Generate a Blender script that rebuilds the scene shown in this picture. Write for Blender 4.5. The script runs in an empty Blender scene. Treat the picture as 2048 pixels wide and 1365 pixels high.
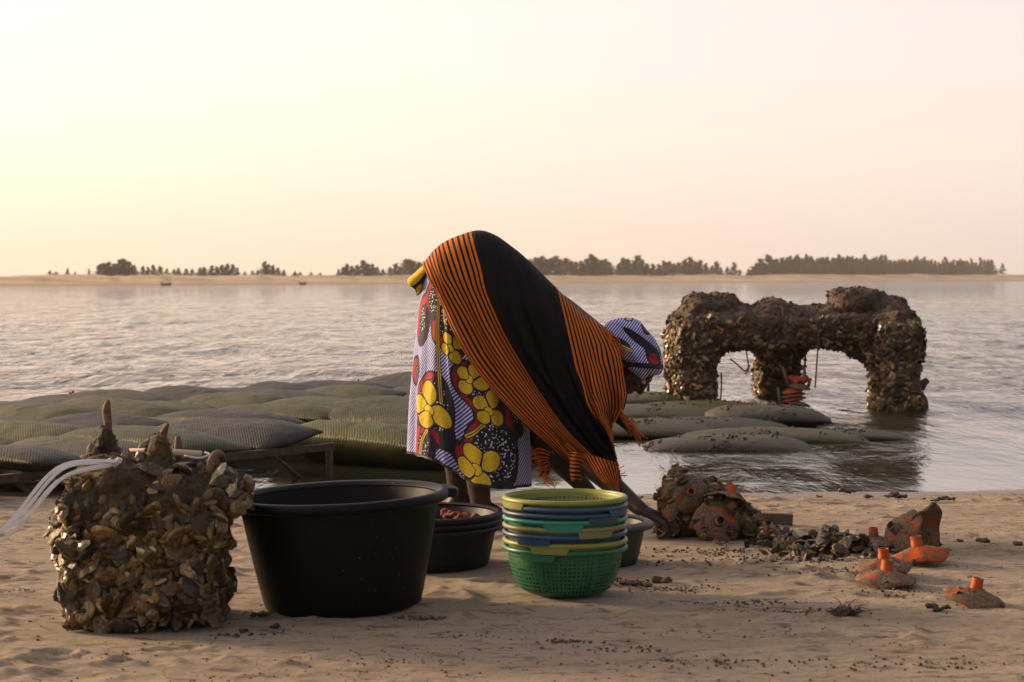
import bpy, bmesh, math, random
import numpy as np
from mathutils import Vector, Matrix, Euler, Quaternion

random.seed(7)
RNG = np.random.default_rng(11)
PI = math.pi
sc = bpy.context.scene
COL = sc.collection

# ------------------------------------------------------------------ camera
CAM_H = 0.90
FPX = 4090.0            # focal length in photo pixels (2048 wide)
cam_d = bpy.data.cameras.new('camera')
cam = bpy.data.objects.new('camera', cam_d)
COL.objects.link(cam)
cam.location = (0, 0, CAM_H)
cam.rotation_euler = (math.radians(90), 0, 0)
cam_d.sensor_width = 36.0
cam_d.lens = 36.0 * FPX / 2048.0
cam_d.shift_y = -126.5 / 2048.0
cam_d.clip_start = 0.1
cam_d.clip_end = 9000
cam_d.dof.use_dof = True
cam_d.dof.focus_distance = 7.35
cam_d.dof.aperture_fstop = 9.0
sc.camera = cam

# ------------------------------------------------------------------ sky and sun
SUN_AZ = math.radians(-66)      # from +Y (view direction) towards the left
SUN_EL = math.radians(14)
world = bpy.data.worlds.new('World')
sc.world = world
world.use_nodes = True
wn = world.node_tree
for n in list(wn.nodes):
    wn.nodes.remove(n)
w_out = wn.nodes.new('ShaderNodeOutputWorld')
w_bg = wn.nodes.new('ShaderNodeBackground')
w_sky = wn.nodes.new('ShaderNodeTexSky')
w_sky.sky_type = 'NISHITA'
w_sky.sun_disc = False
w_sky.sun_elevation = SUN_EL
w_sky.sun_rotation = SUN_AZ
w_sky.air_density = 1.0
w_sky.dust_density = 3.0
w_sky.ozone_density = 1.0
w_sky.altitude = 0
# thick haze: pale cream low down and towards the sun, thinner and bluer overhead and away from it
SUN_DIR = (math.sin(SUN_AZ) * math.cos(SUN_EL), math.cos(SUN_AZ) * math.cos(SUN_EL), math.sin(SUN_EL))
def wmath(op, a, b=None, c=None, clamp=False):
    n = wn.nodes.new('ShaderNodeMath'); n.operation = op; n.use_clamp = clamp
    for k, v in enumerate((a, b, c)):
        if v is None: continue
        if isinstance(v, bpy.types.NodeSocket): wn.links.new(v, n.inputs[k])
        else: n.inputs[k].default_value = v
    return n.outputs[0]
def wmix(f, a, b, blend='MIX'):
    n = wn.nodes.new('ShaderNodeMix'); n.data_type = 'RGBA'; n.blend_type = blend
    for s, v in ((n.inputs[0], f), (n.inputs[6], a), (n.inputs[7], b)):
        if isinstance(v, bpy.types.NodeSocket): wn.links.new(v, s)
        else: s.default_value = v
    return n.outputs[2]
w_dir = wn.nodes.new('ShaderNodeTexCoord').outputs['Generated']
w_dot = wn.nodes.new('ShaderNodeVectorMath'); w_dot.operation = 'DOT_PRODUCT'
wn.links.new(w_dir, w_dot.inputs[0]); w_dot.inputs[1].default_value = SUN_DIR
w_sep = wn.nodes.new('ShaderNodeSeparateXYZ'); wn.links.new(w_dir, w_sep.inputs[0])
w_z = wmath('MAXIMUM', w_sep.outputs[2], 0.0)
w_low = wmath('POWER', 2.718, wmath('MULTIPLY', w_z, -15.0))            # 1 at the horizon, fading over about 4 degrees
w_thick = wmath('ADD', 0.64, wmath('MULTIPLY', wmath('POWER', 2.718, wmath('MULTIPLY', w_z, -1.9)), 0.36))
w_dark = wmath('MULTIPLY', wmath('MAXIMUM', wmath('SUBTRACT', 0.15, w_dot.outputs['Value']), 0.0), 5.5)   # the side away from the sun is dimmer
w_int = wmath('MULTIPLY', wmath('MAXIMUM', wmath('SUBTRACT', wmath('ADD', wmath('MULTIPLY', w_dot.outputs['Value'], 3.1), 5.95), w_dark), 2.2), w_thick)
w_warm = wmath('MULTIPLY', w_low, wmath('ADD', wmath('MULTIPLY', w_dot.outputs['Value'], 1.1), 0.22), clamp=True)
w_side = wmath('ADD', wmath('MULTIPLY', w_dot.outputs['Value'], 0.8), 0.5, clamp=True)
w_base = wmix(w_side, (0.93, 0.88, 0.95, 1), (1.0, 0.850, 0.790, 1))
w_col = wmix(w_warm, w_base, (1.0, 0.75, 0.54, 1))
w_haze = wmix(1.0, w_col, (1, 1, 1, 1), 'MULTIPLY')
w_vm = wn.nodes.new('ShaderNodeVectorMath'); w_vm.operation = 'SCALE'
wn.links.new(w_haze, w_vm.inputs[0]); wn.links.new(w_int, w_vm.inputs['Scale'])
w_tint = wmix(1.0, w_sky.outputs[0], (1.0, 0.74, 0.66, 1), 'MULTIPLY')      # dust-stained light
w_add = wmix(1.0, w_tint, w_vm.outputs[0], 'ADD')
wn.links.new(w_add, w_bg.inputs[0])
w_bg.inputs[1].default_value = 0.10
wn.links.new(w_bg.outputs[0], w_out.inputs[0])

sun_d = bpy.data.lights.new('sun', 'SUN')
sun_d.energy = 5.0
sun_d.angle = math.radians(10.0)     # veiled by haze
sun_d.color = (1.0, 0.74, 0.46)
sun = bpy.data.objects.new('sun', sun_d)
COL.objects.link(sun)
sdir = Vector((math.sin(SUN_AZ) * math.cos(SUN_EL), math.cos(SUN_AZ) * math.cos(SUN_EL), math.sin(SUN_EL)))
sun.rotation_euler = sdir.to_track_quat('Z', 'Y').to_euler()
sun.location = sdir * 50

sc.view_settings.view_transform = 'Standard'
sc.view_settings.look = 'None'
sc.view_settings.gamma = 1.0
sc.view_settings.exposure = 0.27
sc.view_settings.use_curve_mapping = False
sc.render.engine = 'CYCLES'
sc.cycles.use_denoising = True
sc.cycles.max_bounces = 6
sc.cycles.diffuse_bounces = 3
sc.cycles.glossy_bounces = 3
sc.cycles.transmission_bounces = 3
sc.cycles.transparent_max_bounces = 6
sc.cycles.caustics_reflective = False
sc.cycles.caustics_refractive = False

# ------------------------------------------------------------------ helpers
WATER_Z = -0.06

def at(x, y, d):
    """photo pixel at depth d -> world point"""
    return Vector(((x - 1024.0) * d / FPX, d, CAM_H - (y - 556.0) * d / FPX))

def ground_d(y, z=0.0):
    return (CAM_H - z) * FPX / (y - 556.0)

def _hash(ix, iy, iz):
    h = (ix.astype(np.int64) * 374761393 + iy.astype(np.int64) * 668265263 + iz.astype(np.int64) * 2147483647) & 0x7fffffff
    h = ((h ^ (h >> 13)) * 1274126177) & 0x7fffffff
    h = h ^ (h >> 16)
    return (h & 0xffff) / 32767.5 - 1.0

def vnoise(p):
    p = np.asarray(p, float)
    i = np.floor(p).astype(np.int64)
    f = p - i
    f = f * f * f * (f * (f * 6 - 15) + 10)
    x, y, z = i[..., 0], i[..., 1], i[..., 2]
    fx, fy, fz = f[..., 0], f[..., 1], f[..., 2]
    def L(a, b, t): return a + (b - a) * t
    c = [[[_hash(x + a, y + b, z + cc) for cc in (0, 1)] for b in (0, 1)] for a in (0, 1)]
    return L(L(L(c[0][0][0], c[1][0][0], fx), L(c[0][1][0], c[1][1][0], fx), fy),
             L(L(c[0][0][1], c[1][0][1], fx), L(c[0][1][1], c[1][1][1], fx), fy), fz)

def fbm(p, octaves=4, gain=0.5, lac=2.03):
    p = np.asarray(p, float)
    a, s, t = 1.0, 0.0, 0.0
    for k in range(octaves):
        s = s + a * vnoise(p + 17.3 * k)
        t += a
        a *= gain
        p = p * lac
    return s / t

def new_obj(name, me, mat=None, parent=None):
    o = bpy.data.objects.new(name, me)
    COL.objects.link(o)
    if mat is not None:
        me.materials.clear()
        me.materials.append(mat)
    if parent is not None:
        o.parent = parent
    return o

def mesh_from(name, V, F, smooth=True, uv=None, attrs=None):
    """V (n,3) floats; F list of faces or (m,3)/(m,4) array"""
    me = bpy.data.meshes.new(name)
    V = np.asarray(V, dtype=np.float32)
    if isinstance(F, np.ndarray):
        k = F.shape[1]
        me.vertices.add(len(V)); me.vertices.foreach_set('co', V.ravel())
        me.loops.add(F.size); me.loops.foreach_set('vertex_index', F.astype(np.int32).ravel())
        me.polygons.add(len(F))
        me.polygons.foreach_set('loop_start', np.arange(0, F.size, k, dtype=np.int32))
        me.update(calc_edges=True)
    else:
        me.from_pydata([tuple(v) for v in V.tolist()], [], F)
    me.validate()
    if smooth:
        me.polygons.foreach_set('use_smooth', np.ones(len(me.polygons), dtype=bool))
    if uv is not None:
        lay = me.uv_layers.new(name='UVMap')
        idx = np.empty(len(me.loops), dtype=np.int32)
        me.loops.foreach_get('vertex_index', idx)
        lay.data.foreach_set('uv', np.asarray(uv, np.float32)[idx].ravel())
    for an, av in (attrs or {}).items():
        av = np.asarray(av, np.float32)
        if av.ndim == 1:
            a = me.attributes.new(an, 'FLOAT', 'POINT'); a.data.foreach_set('value', av)
        else:
            a = me.attributes.new(an, 'FLOAT_VECTOR', 'POINT'); a.data.foreach_set('vector', av.ravel())
    me.update()
    return me

def grid_faces(n, m, closed_m=False, closed_n=False):
    i = np.arange(n if closed_n else n - 1)
    j = np.arange(m if closed_m else m - 1)
    I, J = np.meshgrid(i, j, indexing='ij')
    I2 = (I + 1) % n; J2 = (J + 1) % m
    return np.stack([I * m + J, I2 * m + J, I2 * m + J2, I * m + J2], -1).reshape(-1, 4)

class MB:
    """collects simple closed shapes"""
    def __init__(self): self.V = []; self.F = []
    def add(self, V, F):
        b = len(self.V)
        self.V += [tuple(v) for v in V]
        self.F += [tuple(int(i) + b for i in f) for f in F]
        return self
    def box(self, c, s, rot=None):
        hx, hy, hz = s[0] / 2, s[1] / 2, s[2] / 2
        V = [Vector((sx * hx, sy * hy, sz * hz)) for sx in (-1, 1) for sy in (-1, 1) for sz in (-1, 1)]
        if rot is not None:
            M = rot if isinstance(rot, Matrix) else Euler(rot).to_matrix()
            V = [M @ v for v in V]
        V = [v + Vector(c) for v in V]
        return self.add(V, [(0, 1, 3, 2), (4, 6, 7, 5), (0, 4, 5, 1), (2, 3, 7, 6), (0, 2, 6, 4), (1, 5, 7, 3)])
    def tube(self, pts, rad, seg=8, cap=True):
        pts = [Vector(p) for p in pts]
        n = len(pts)
        if not hasattr(rad, '__len__'): rad = [rad] * n
        t0 = (pts[1] - pts[0]).normalized()
        up = Vector((0, 0, 1)) if abs(t0.z) < 0.9 else Vector((1, 0, 0))
        a = t0.cross(up).normalized()
        V = []
        for k in range(n):
            t = (pts[min(k + 1, n - 1)] - pts[max(k - 1, 0)]).normalized()
            a = (a - t * a.dot(t)).normalized()
            b = t.cross(a)
            for q in range(seg):
                w = 2 * PI * q / seg
                V.append(pts[k] + (a * math.cos(w) + b * math.sin(w)) * rad[k])
        F = []
        for k in range(n - 1):
            for q in range(seg):
                q2 = (q + 1) % seg
                F.append((k * seg + q, k * seg + q2, (k + 1) * seg + q2, (k + 1) * seg + q))
        if cap:
            F.append(tuple(reversed(range(seg)))); F.append(tuple(range((n - 1) * seg, n * seg)))
        return self.add(V, F)
    def ball(self, c, r, rot=None, seg=12, rings=8):
        if not hasattr(r, '__len__'): r = (r, r, r)
        V = []; F = []
        M = Euler(rot).to_matrix() if rot is not None and not isinstance(rot, Matrix) else (rot or Matrix.Identity(3))
        for i in range(1, rings):
            ph = PI * i / rings
            for j in range(seg):
                th = 2 * PI * j / seg
                V.append(M @ Vector((r[0] * math.sin(ph) * math.cos(th), r[1] * math.sin(ph) * math.sin(th), r[2] * math.cos(ph))) + Vector(c))
        top = len(V); V.append(M @ Vector((0, 0, r[2])) + Vector(c))
        bot = len(V); V.append(M @ Vector((0, 0, -r[2])) + Vector(c))
        for i in range(rings - 2):
            for j in range(seg):
                j2 = (j + 1) % seg
                F.append((i * seg + j, (i + 1) * seg + j, (i + 1) * seg + j2, i * seg + j2))
        for j in range(seg):
            j2 = (j + 1) % seg
            F.append((top, j, j2)); F.append((bot, (rings - 2) * seg + j2, (rings - 2) * seg + j))
        return self.add(V, F)
    def cap(self, p0, p1, r0, r1, seg=12):
        """tapered capsule"""
        p0 = Vector(p0); p1 = Vector(p1); ax = (p1 - p0); L = ax.length; ax.normalize()
        pts = []; rad = []
        for k in range(5):
            w = PI / 2 * k / 4
            pts.append(p0 - ax * r0 * math.cos(w)); rad.append(max(r0 * math.sin(w), r0 * 0.05))
        for k in range(5):
            w = PI / 2 * k / 4
            pts.append(p1 + ax * r1 * math.sin(w)); rad.append(max(r1 * math.cos(w), r1 * 0.05))
        return self.tube(pts, rad, seg)
    def lathe(self, prof, seg=48, wob=None):
        """prof list of (r,z); closed loop of profile if first==last"""
        V = []; F = []
        closed = prof[0] == prof[-1]
        pr = prof[:-1] if closed else prof
        n = len(pr)
        for j in range(seg):
            th = 2 * PI * j / seg
            for (r, z) in pr:
                k = 1.0 + (wob(th, z) if wob else 0.0)
                V.append((r * k * math.cos(th), r * k * math.sin(th), z))
        for j in range(seg):
            j2 = (j + 1) % seg
            for i in range(n if closed else n - 1):
                i2 = (i + 1) % n
                F.append((j * n + i, j2 * n + i, j2 * n + i2, j * n + i2))
        return self.add(V, F)
    def mesh(self, name, smooth=True):
        return mesh_from(name, np.array([tuple(v) for v in self.V]), self.F, smooth)
    def build(self, name, mat, parent=None, smooth=True):
        return new_obj(name, self.mesh(name, smooth), mat, parent)

def auto_smooth(o, deg=40):
    me = o.data
    bm = bmesh.new(); bm.from_mesh(me)
    bmesh.ops.recalc_face_normals(bm, faces=bm.faces)
    for e in bm.edges:
        e.smooth = not (len(e.link_faces) == 2 and e.calc_face_angle(0) > math.radians(deg))
    bm.to_mesh(me); bm.free()
    return o

def remesh(mb, voxel, smooth=2):
    me = mb.mesh('tmp', False)
    o = bpy.data.objects.new('tmp', me); COL.objects.link(o)
    m = o.modifiers.new('r', 'REMESH'); m.mode = 'VOXEL'; m.voxel_size = voxel
    if smooth:
        s = o.modifiers.new('s', 'SMOOTH'); s.iterations = smooth; s.factor = 0.5
    dg = bpy.context.evaluated_depsgraph_get()
    out = bpy.data.meshes.new_from_object(o.evaluated_get(dg))
    bpy.data.objects.remove(o); bpy.data.meshes.remove(me)
    n = len(out.vertices)
    V = np.empty(n * 3, np.float32); out.vertices.foreach_get('co', V)
    N = np.empty(n * 3, np.float32); out.vertices.foreach_get('normal', N)
    out.polygons.foreach_set('use_smooth', np.ones(len(out.polygons), dtype=bool))
    return out, V.reshape(-1, 3).astype(float), N.reshape(-1, 3).astype(float)

def set_co(me, V):
    me.vertices.foreach_set('co', np.asarray(V, np.float32).ravel()); me.update()

def sample_surface(me, n, rng, accept=None):
    me.calc_loop_triangles()
    T = np.empty(len(me.loop_triangles) * 3, np.int32); me.loop_triangles.foreach_get('vertices', T); T = T.reshape(-1, 3)
    V = np.empty(len(me.vertices) * 3, np.float32); me.vertices.foreach_get('co', V); V = V.reshape(-1, 3).astype(float)
    A = V[T[:, 0]]; B = V[T[:, 1]]; C = V[T[:, 2]]
    nn = np.cross(B - A, C - A); ar = np.linalg.norm(nn, axis=1) + 1e-12
    nn = nn / ar[:, None]
    w = ar.copy()
    if accept is not None:
        w = w * accept((A + B + C) / 3, nn)
    pr = w / w.sum()
    idx = rng.choice(len(T), n, p=pr)
    a = rng.random(n); b = rng.random(n)
    f = a + b > 1
    a[f] = 1 - a[f]; b[f] = 1 - b[f]
    P = A[idx] + (B - A)[idx] * a[:, None] + (C - A)[idx] * b[:, None]
    return P, nn[idx]

def frame_from(nrm, spin, tilt=(0, 0)):
    z = Vector(nrm).normalized()
    q = z.to_track_quat('Z', 'Y')
    return q @ Euler((tilt[0], tilt[1], 0)).to_quaternion() @ Quaternion((0, 0, 1), spin)

def tag(o, label=None, cat=None, group=None, kind=None):
    if label: o['label'] = label
    if cat: o['category'] = cat
    if group: o['group'] = group
    if kind: o['kind'] = kind
    return o

def empty(name, loc, rot=(0, 0, 0)):
    o = bpy.data.objects.new(name, None)
    COL.objects.link(o); o.location = loc; o.rotation_euler = rot
    o.empty_display_size = 0.1
    return o

def catmull(P, n):
    """resample control points (k,dim) to n points"""
    P = np.asarray(P, float); k = len(P)
    t = np.linspace(0, k - 1, n); i = np.clip(np.floor(t).astype(int), 0, k - 2); f = (t - i)[:, None]
    if P.ndim == 3: f = f[:, :, None]
    p0 = P[np.maximum(i - 1, 0)]; p1 = P[i]; p2 = P[i + 1]; p3 = P[np.minimum(i + 2, k - 1)]
    return 0.5 * ((2 * p1) + (-p0 + p2) * f + (2 * p0 - 5 * p1 + 4 * p2 - p3) * f ** 2 + (-p0 + 3 * p1 - 3 * p2 + p3) * f ** 3)

# ------------------------------------------------------------------ material kit
class NT:
    def __init__(self, name):
        self.m = bpy.data.materials.new(name); self.m.use_nodes = True
        self.t = self.m.node_tree
        self.b = self.t.nodes['Principled BSDF']
        self.out = self.t.nodes['Material Output']
    def n(self, typ, **kw):
        nd = self.t.nodes.new(typ)
        for k, v in kw.items(): setattr(nd, k, v)
        return nd
    def l(self, a, b): self.t.links.new(a, b)
    def put(self, sock, v):
        if isinstance(v, bpy.types.NodeSocket): self.l(v, sock)
        elif v is not None:
            if hasattr(v, '__len__') and len(v) == 3 and len(sock.default_value) == 4: v = tuple(v) + (1,)
            sock.default_value = v
    def coord(self, which='Object'): return self.n('ShaderNodeTexCoord').outputs[which]
    def pos(self): return self.n('ShaderNodeNewGeometry').outputs['Position']
    def mapping(self, vec, scale=(1, 1, 1), rot=(0, 0, 0), loc=(0, 0, 0)):
        m = self.n('ShaderNodeMapping'); self.l(vec, m.inputs[0])
        m.inputs['Scale'].default_value = scale; m.inputs['Rotation'].default_value = rot; m.inputs['Location'].default_value = loc
        return m.outputs[0]
    def noise(self, vec, scale=5, detail=4, rough=0.55, dist=0.0, out=0):
        n = self.n('ShaderNodeTexNoise'); self.l(vec, n.inputs['Vector'])
        n.inputs['Scale'].default_value = scale; n.inputs['Detail'].default_value = detail
        n.inputs['Roughness'].default_value = rough; n.inputs['Distortion'].default_value = dist
        return n.outputs[out]
    def voronoi(self, vec, scale=5, feature='F1', out='Distance'):
        n = self.n('ShaderNodeTexVoronoi', feature=feature); self.l(vec, n.inputs['Vector']); n.inputs['Scale'].default_value = scale
        return n.outputs[out]
    def math(self, op, a, b=None, c=None, clamp=False):
        n = self.n('ShaderNodeMath', operation=op, use_clamp=clamp)
        self.put(n.inputs[0], a)
        if b is not None: self.put(n.inputs[1], b)
        if c is not None: self.put(n.inputs[2], c)
        return n.outputs[0]
    def step(self, v, e0, e1):
        n = self.n('ShaderNodeMapRange', interpolation_type='SMOOTHSTEP')
        self.put(n.inputs[0], v); n.inputs[1].default_value = e0; n.inputs[2].default_value = e1
        return n.outputs[0]
    def lin(self, v, a, b, c, d):
        n = self.n('ShaderNodeMapRange'); self.put(n.inputs[0], v)
        for k, q in enumerate((a, b, c, d)): n.inputs[k + 1].default_value = q
        return n.outputs[0]
    def ramp(self, fac, stops, interp='LINEAR'):
        n = self.n('ShaderNodeValToRGB'); self.put(n.inputs[0], fac)
        cr = n.color_ramp; cr.interpolation = interp
        while len(cr.elements) < len(stops): cr.elements.new(0.5)
        for e, (p, c) in zip(cr.elements, stops):
            e.position = p; e.color = tuple(c) + (1,) if len(c) == 3 else c
        return n.outputs[0]
    def mix(self, fac, a, b, blend='MIX'):
        n = self.n('ShaderNodeMix', data_type='RGBA', blend_type=blend)
        self.put(n.inputs[0], fac); self.put(n.inputs[6], a); self.put(n.inputs[7], b)
        return n.outputs[2]
    def attr(self, name, out='Fac'):
        n = self.n('ShaderNodeAttribute', attribute_name=name); return n.outputs[out]
    def sep(self, v):
        n = self.n('ShaderNodeSeparateXYZ'); self.l(v, n.inputs[0]); return n.outputs
    def comb(self, x, y, z=0.0):
        n = self.n('ShaderNodeCombineXYZ')
        for k, v in enumerate((x, y, z)): self.put(n.inputs[k], v)
        return n.outputs[0]
    def rnd(self): return self.n('ShaderNodeObjectInfo').outputs['Random']
    def island(self): return self.n('ShaderNodeNewGeometry').outputs['Random Per Island']
    def bump(self, h, strength=0.5, dist=0.01, normal=None):
        n = self.n('ShaderNodeBump'); self.l(h, n.inputs['Height'])
        n.inputs['Strength'].default_value = strength; n.inputs['Distance'].default_value = dist
        if normal is not None: self.l(normal, n.inputs['Normal'])
        return n.outputs[0]
    def done(self, color=None, rough=None, normal=None, **kw):
        b = self.b
        if color is not None: self.put(b.inputs['Base Color'], color)
        if rough is not None: self.put(b.inputs['Roughness'], rough)
        if normal is not None: self.l(normal, b.inputs['Normal'])
        for k, v in kw.items(): self.put(b.inputs[k.replace('_', ' ')], v)
        return self.m

M = {}
# ------------------------------------------------------------------ materials: setting
def m_sand():
    k = NT('sand'); p = k.pos()
    st = k.mapping(p, (1.0, 3.2, 1.0))
    big = k.noise(st, 1.3, 5, 0.6)
    mid = k.noise(st, 9, 6, 0.65)
    fine = k.noise(k.mapping(p, (1.0, 2.4, 1.0)), 60, 6, 0.72)
    col = k.ramp(big, [(0.3, (0.47, 0.36, 0.245)), (0.55, (0.58, 0.45, 0.315)), (0.75, (0.64, 0.51, 0.37))])
    col = k.mix(k.math('MULTIPLY', k.step(mid, 0.5, 0.66), 0.8), col, (0.20, 0.145, 0.095))
    col = k.mix(k.math('MULTIPLY', k.step(k.noise(k.mapping(p, (1, 2.6, 1)), 28, 5, 0.7), 0.56, 0.68), 0.7), col, (0.13, 0.095, 0.065))
    col = k.mix(k.math('MULTIPLY', k.step(fine, 0.55, 0.75), 0.45), col, (0.14, 0.10, 0.068))
    # scattered dark organic specks
    sp = k.voronoi(k.mapping(p, (1, 1.6, 1)), 75)
    gate = k.step(k.noise(st, 2.3, 5, 0.65), 0.52, 0.62)
    spk = k.math('MULTIPLY', k.math('SUBTRACT', 1.0, k.step(sp, 0.15, 0.38)), gate)
    col = k.mix(k.math('MULTIPLY', spk, 0.5), col, (0.06, 0.045, 0.032))
    # wet strip by the water's edge: darker, smoother, greyer
    z = k.sep(p)[2]
    wetn = k.math('ADD', z, k.math('MULTIPLY', k.math('SUBTRACT', big, 0.5), 0.05))
    wet = k.math('SUBTRACT', 1.0, k.step(wetn, -0.046, -0.014))
    col = k.mix(wet, col, k.mix(1.0, col, (0.45, 0.45, 0.53), 'MULTIPLY'))
    rough = k.math('SUBTRACT', 0.92, k.math('MULTIPLY', wet, 0.6))
    grain = k.noise(p, 260, 4, 0.7)
    h = k.math('ADD', k.math('ADD', k.math('MULTIPLY', mid, 0.35), k.math('MULTIPLY', fine, 0.9)), k.math('MULTIPLY', grain, 0.35))
    nb = k.bump(h, 1.0, 0.034)
    return k.done(col, rough, nb)
M['sand'] = m_sand()

def m_water():
    k = NT('water'); p = k.pos()
    d = k.sep(p)[1]
    chop = k.math('ADD', 0.02, k.math('POWER', k.lin(d, 9.0, 21, 0.0, 1.0), 1.7))
    a = k.noise(k.mapping(p, (1.5, 0.55, 1), (0, 0, 0.12)), 1.6, 7, 0.62, 0.4)
    b = k.noise(k.mapping(p, (2.0, 0.34, 1), (0, 0, -0.10)), 0.6, 6, 0.55, 0.3)
    h = k.math('ADD', k.math('MULTIPLY', a, 0.34), k.math('MULTIPLY', b, 1.25))
    h = k.math('MULTIPLY', h, chop)
    nb = k.bump(h, 1.0, 0.85)
    return k.done((0.028, 0.026, 0.016), 0.06, nb, IOR=1.33)
M['water'] = m_water()

def m_bank():
    k = NT('sandbank'); p = k.pos()
    n = k.noise(k.mapping(p, (0.03, 0.15, 0.6)), 1.0, 5, 0.6)
    col = k.ramp(n, [(0.32, (0.20, 0.155, 0.07)), (0.5, (0.36, 0.25, 0.13)), (0.68, (0.50, 0.36, 0.22))])
    z = k.sep(p)[2]
    low = k.math('SUBTRACT', 1.0, k.step(z, 0.0, 0.35))
    col = k.mix(low, col, (0.24, 0.16, 0.09))
    return k.done(col, 0.95)
M['bank'] = m_bank()

def m_leaf():
    k = NT('needle_foliage')
    r = k.rnd(); i = k.island()
    col = k.ramp(i, [(0.0, (0.028, 0.034, 0.014)), (0.6, (0.05, 0.055, 0.022)), (1.0, (0.08, 0.075, 0.032))])
    col = k.mix(k.math('MULTIPLY', r, 0.4), col, (0.065, 0.05, 0.025))
    return k.done(col, 0.8)
M['leaf'] = m_leaf()
def m_bark():
    k = NT('bark'); n = k.noise(k.coord(), 6, 4)
    return k.done(k.ramp(n, [(0.3, (0.05, 0.036, 0.025)), (0.7, (0.11, 0.085, 0.06))]), 0.9)
M['bark'] = m_bark()

# ------------------------------------------------------------------ beach: one sheet, land and sea bed
def axis(lo, hi, fine_lo, fine_hi, step, grow=1.18):
    a = list(np.arange(fine_lo, fine_hi + 1e-6, step))
    s = step; x = a[-1]
    while x < hi:
        s *= grow; x += s; a.append(min(x, hi))
    s = step; x = a[0]; pre = []
    while x > lo:
        s *= grow; x -= s; pre.append(max(x, lo))
    return np.array(pre[::-1] + a)

def sand_h(X, Y):
    P = np.stack([X, Y, np.zeros_like(X)], -1)
    near = np.clip((30 - np.abs(X)) / 20, 0, 1) * np.clip((30 - np.abs(Y - 7)) / 15, 0, 1)
    h = 0.008 * fbm(P * np.array([0.9, 1.9, 1]), 3) + 0.004 * fbm(P * np.array([3.5, 9, 1]) + 5, 3)
    rid = fbm(P * np.array([9, 20, 1]) + 31, 4, 0.6)
    gate = np.clip(fbm(P * np.array([1.4, 2.4, 1]) + 77, 3) * 2.2 + 0.35, 0, 1)
    h = h + 0.010 * rid * gate ** 2 + 0.004 * fbm(P * np.array([30, 62, 1]), 3)
    lump = np.clip(fbm(P * np.array([15, 26, 1]) + 9, 2) - 0.28, 0, 1)
    h = h + 0.030 * lump * gate
    h = h * near
    # fall towards the water
    e = Y + 0.10 * np.sin(X * 1.3 + 0.5) + 0.05 * fbm(P * 2.1 + 3, 2) - 0.035 * X
    s = np.clip((e - 8.05) / 1.15, 0, None)
    fall = -0.062 * np.minimum(s, 1) ** 1.3 - 0.14 * np.clip(s - 1, 0, 4) - 0.01 * np.clip(s - 5, 0, 60)
    return h * np.where(s > 0.3, np.clip(1.25 - s * 0.75, 0.12, 1), 1) + fall

bx = axis(-900, 900, -2.3, 2.3, 0.0125, 1.22)
by = axis(-120, 1500, 4.2, 9.6, 0.0125, 1.22)
BX, BY = np.meshgrid(bx, by, indexing='ij')
# soft hollows and pushed-up rims where the tubs and blocks press into the sand
BZ = sand_h(BX, BY)
pr_ = np.random.default_rng(55)
for _ in range(110):        # scuffs and footprints
    cx_, cy_ = pr_.uniform(-1.6, 1.6), pr_.uniform(4.4, 8.6); ra_ = pr_.uniform(0.025, 0.075); el_ = pr_.uniform(1.2, 2.2); an_ = pr_.uniform(-0.5, 0.5); dp_ = pr_.uniform(0.004, 0.011)
    i0, i1 = np.searchsorted(bx, (cx_ - 0.35, cx_ + 0.35)); j0, j1 = np.searchsorted(by, (cy_ - 0.35, cy_ + 0.35))
    sx_, sy_ = BX[i0:i1, j0:j1] - cx_, BY[i0:i1, j0:j1] - cy_
    xr = (sx_ * math.cos(an_) + sy_ * math.sin(an_)) / el_; yr = -sx_ * math.sin(an_) + sy_ * math.cos(an_)
    rr2 = np.hypot(xr, yr) / ra_ + 0.25 * fbm(np.stack([sx_ * 20, sy_ * 20, sx_ * 0 + cx_ * 50], -1), 2)
    BZ[i0:i1, j0:j1] += -dp_ * np.exp(-(rr2 / 0.8) ** 4) + dp_ * 0.8 * np.exp(-((rr2 - 1.15) / 0.28) ** 2)
def flat_spot(cx, cy, r, z=0.0):
    global BZ
    w = np.clip(1.35 - np.hypot(BX - cx, BY - cy) / r, 0, 1); w = w * w * (3 - 2 * w)
    BZ = BZ * (1 - w) + z * w
flat_spot(-0.463, 5.62, 0.24, -0.004); flat_spot(0.151, 5.82, 0.17, -0.002)
flat_spot(-0.27, 6.42, 0.24); flat_spot(0.268, 6.42, 0.2); flat_spot(-0.97, 5.38, 0.36, -0.006)
flat_spot(0.55, 7.0, 0.3); flat_spot(-0.12, 7.45, 0.3)
# a ring left by a tub that was moved
rr = np.hypot(BX + 0.30, BY - 5.72); BZ += 0.010 * np.exp(-((rr - 0.19) / 0.016) ** 2) * (BX > -0.42)
beach = new_obj('beach', mesh_from('beach', np.stack([BX, BY, BZ], -1).reshape(-1, 3), grid_faces(len(bx), len(by))), M['sand'])
tag(beach, kind='structure')

def ground_z(x, y):
    i = np.searchsorted(bx, x); j = np.searchsorted(by, y)
    i = min(max(i, 1), len(bx) - 1); j = min(max(j, 1), len(by) - 1)
    return float(BZ[i - 1:i + 1, j - 1:j + 1].mean())

def on_ground(px_x, px_y):
    """point on the sand seen at a photo pixel"""
    z = 0.0
    for _ in range(6):
        d = ground_d(px_y, z); X = (px_x - 1024) * d / FPX
        z = ground_z(X, d)
    return Vector((X, d, z))

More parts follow.
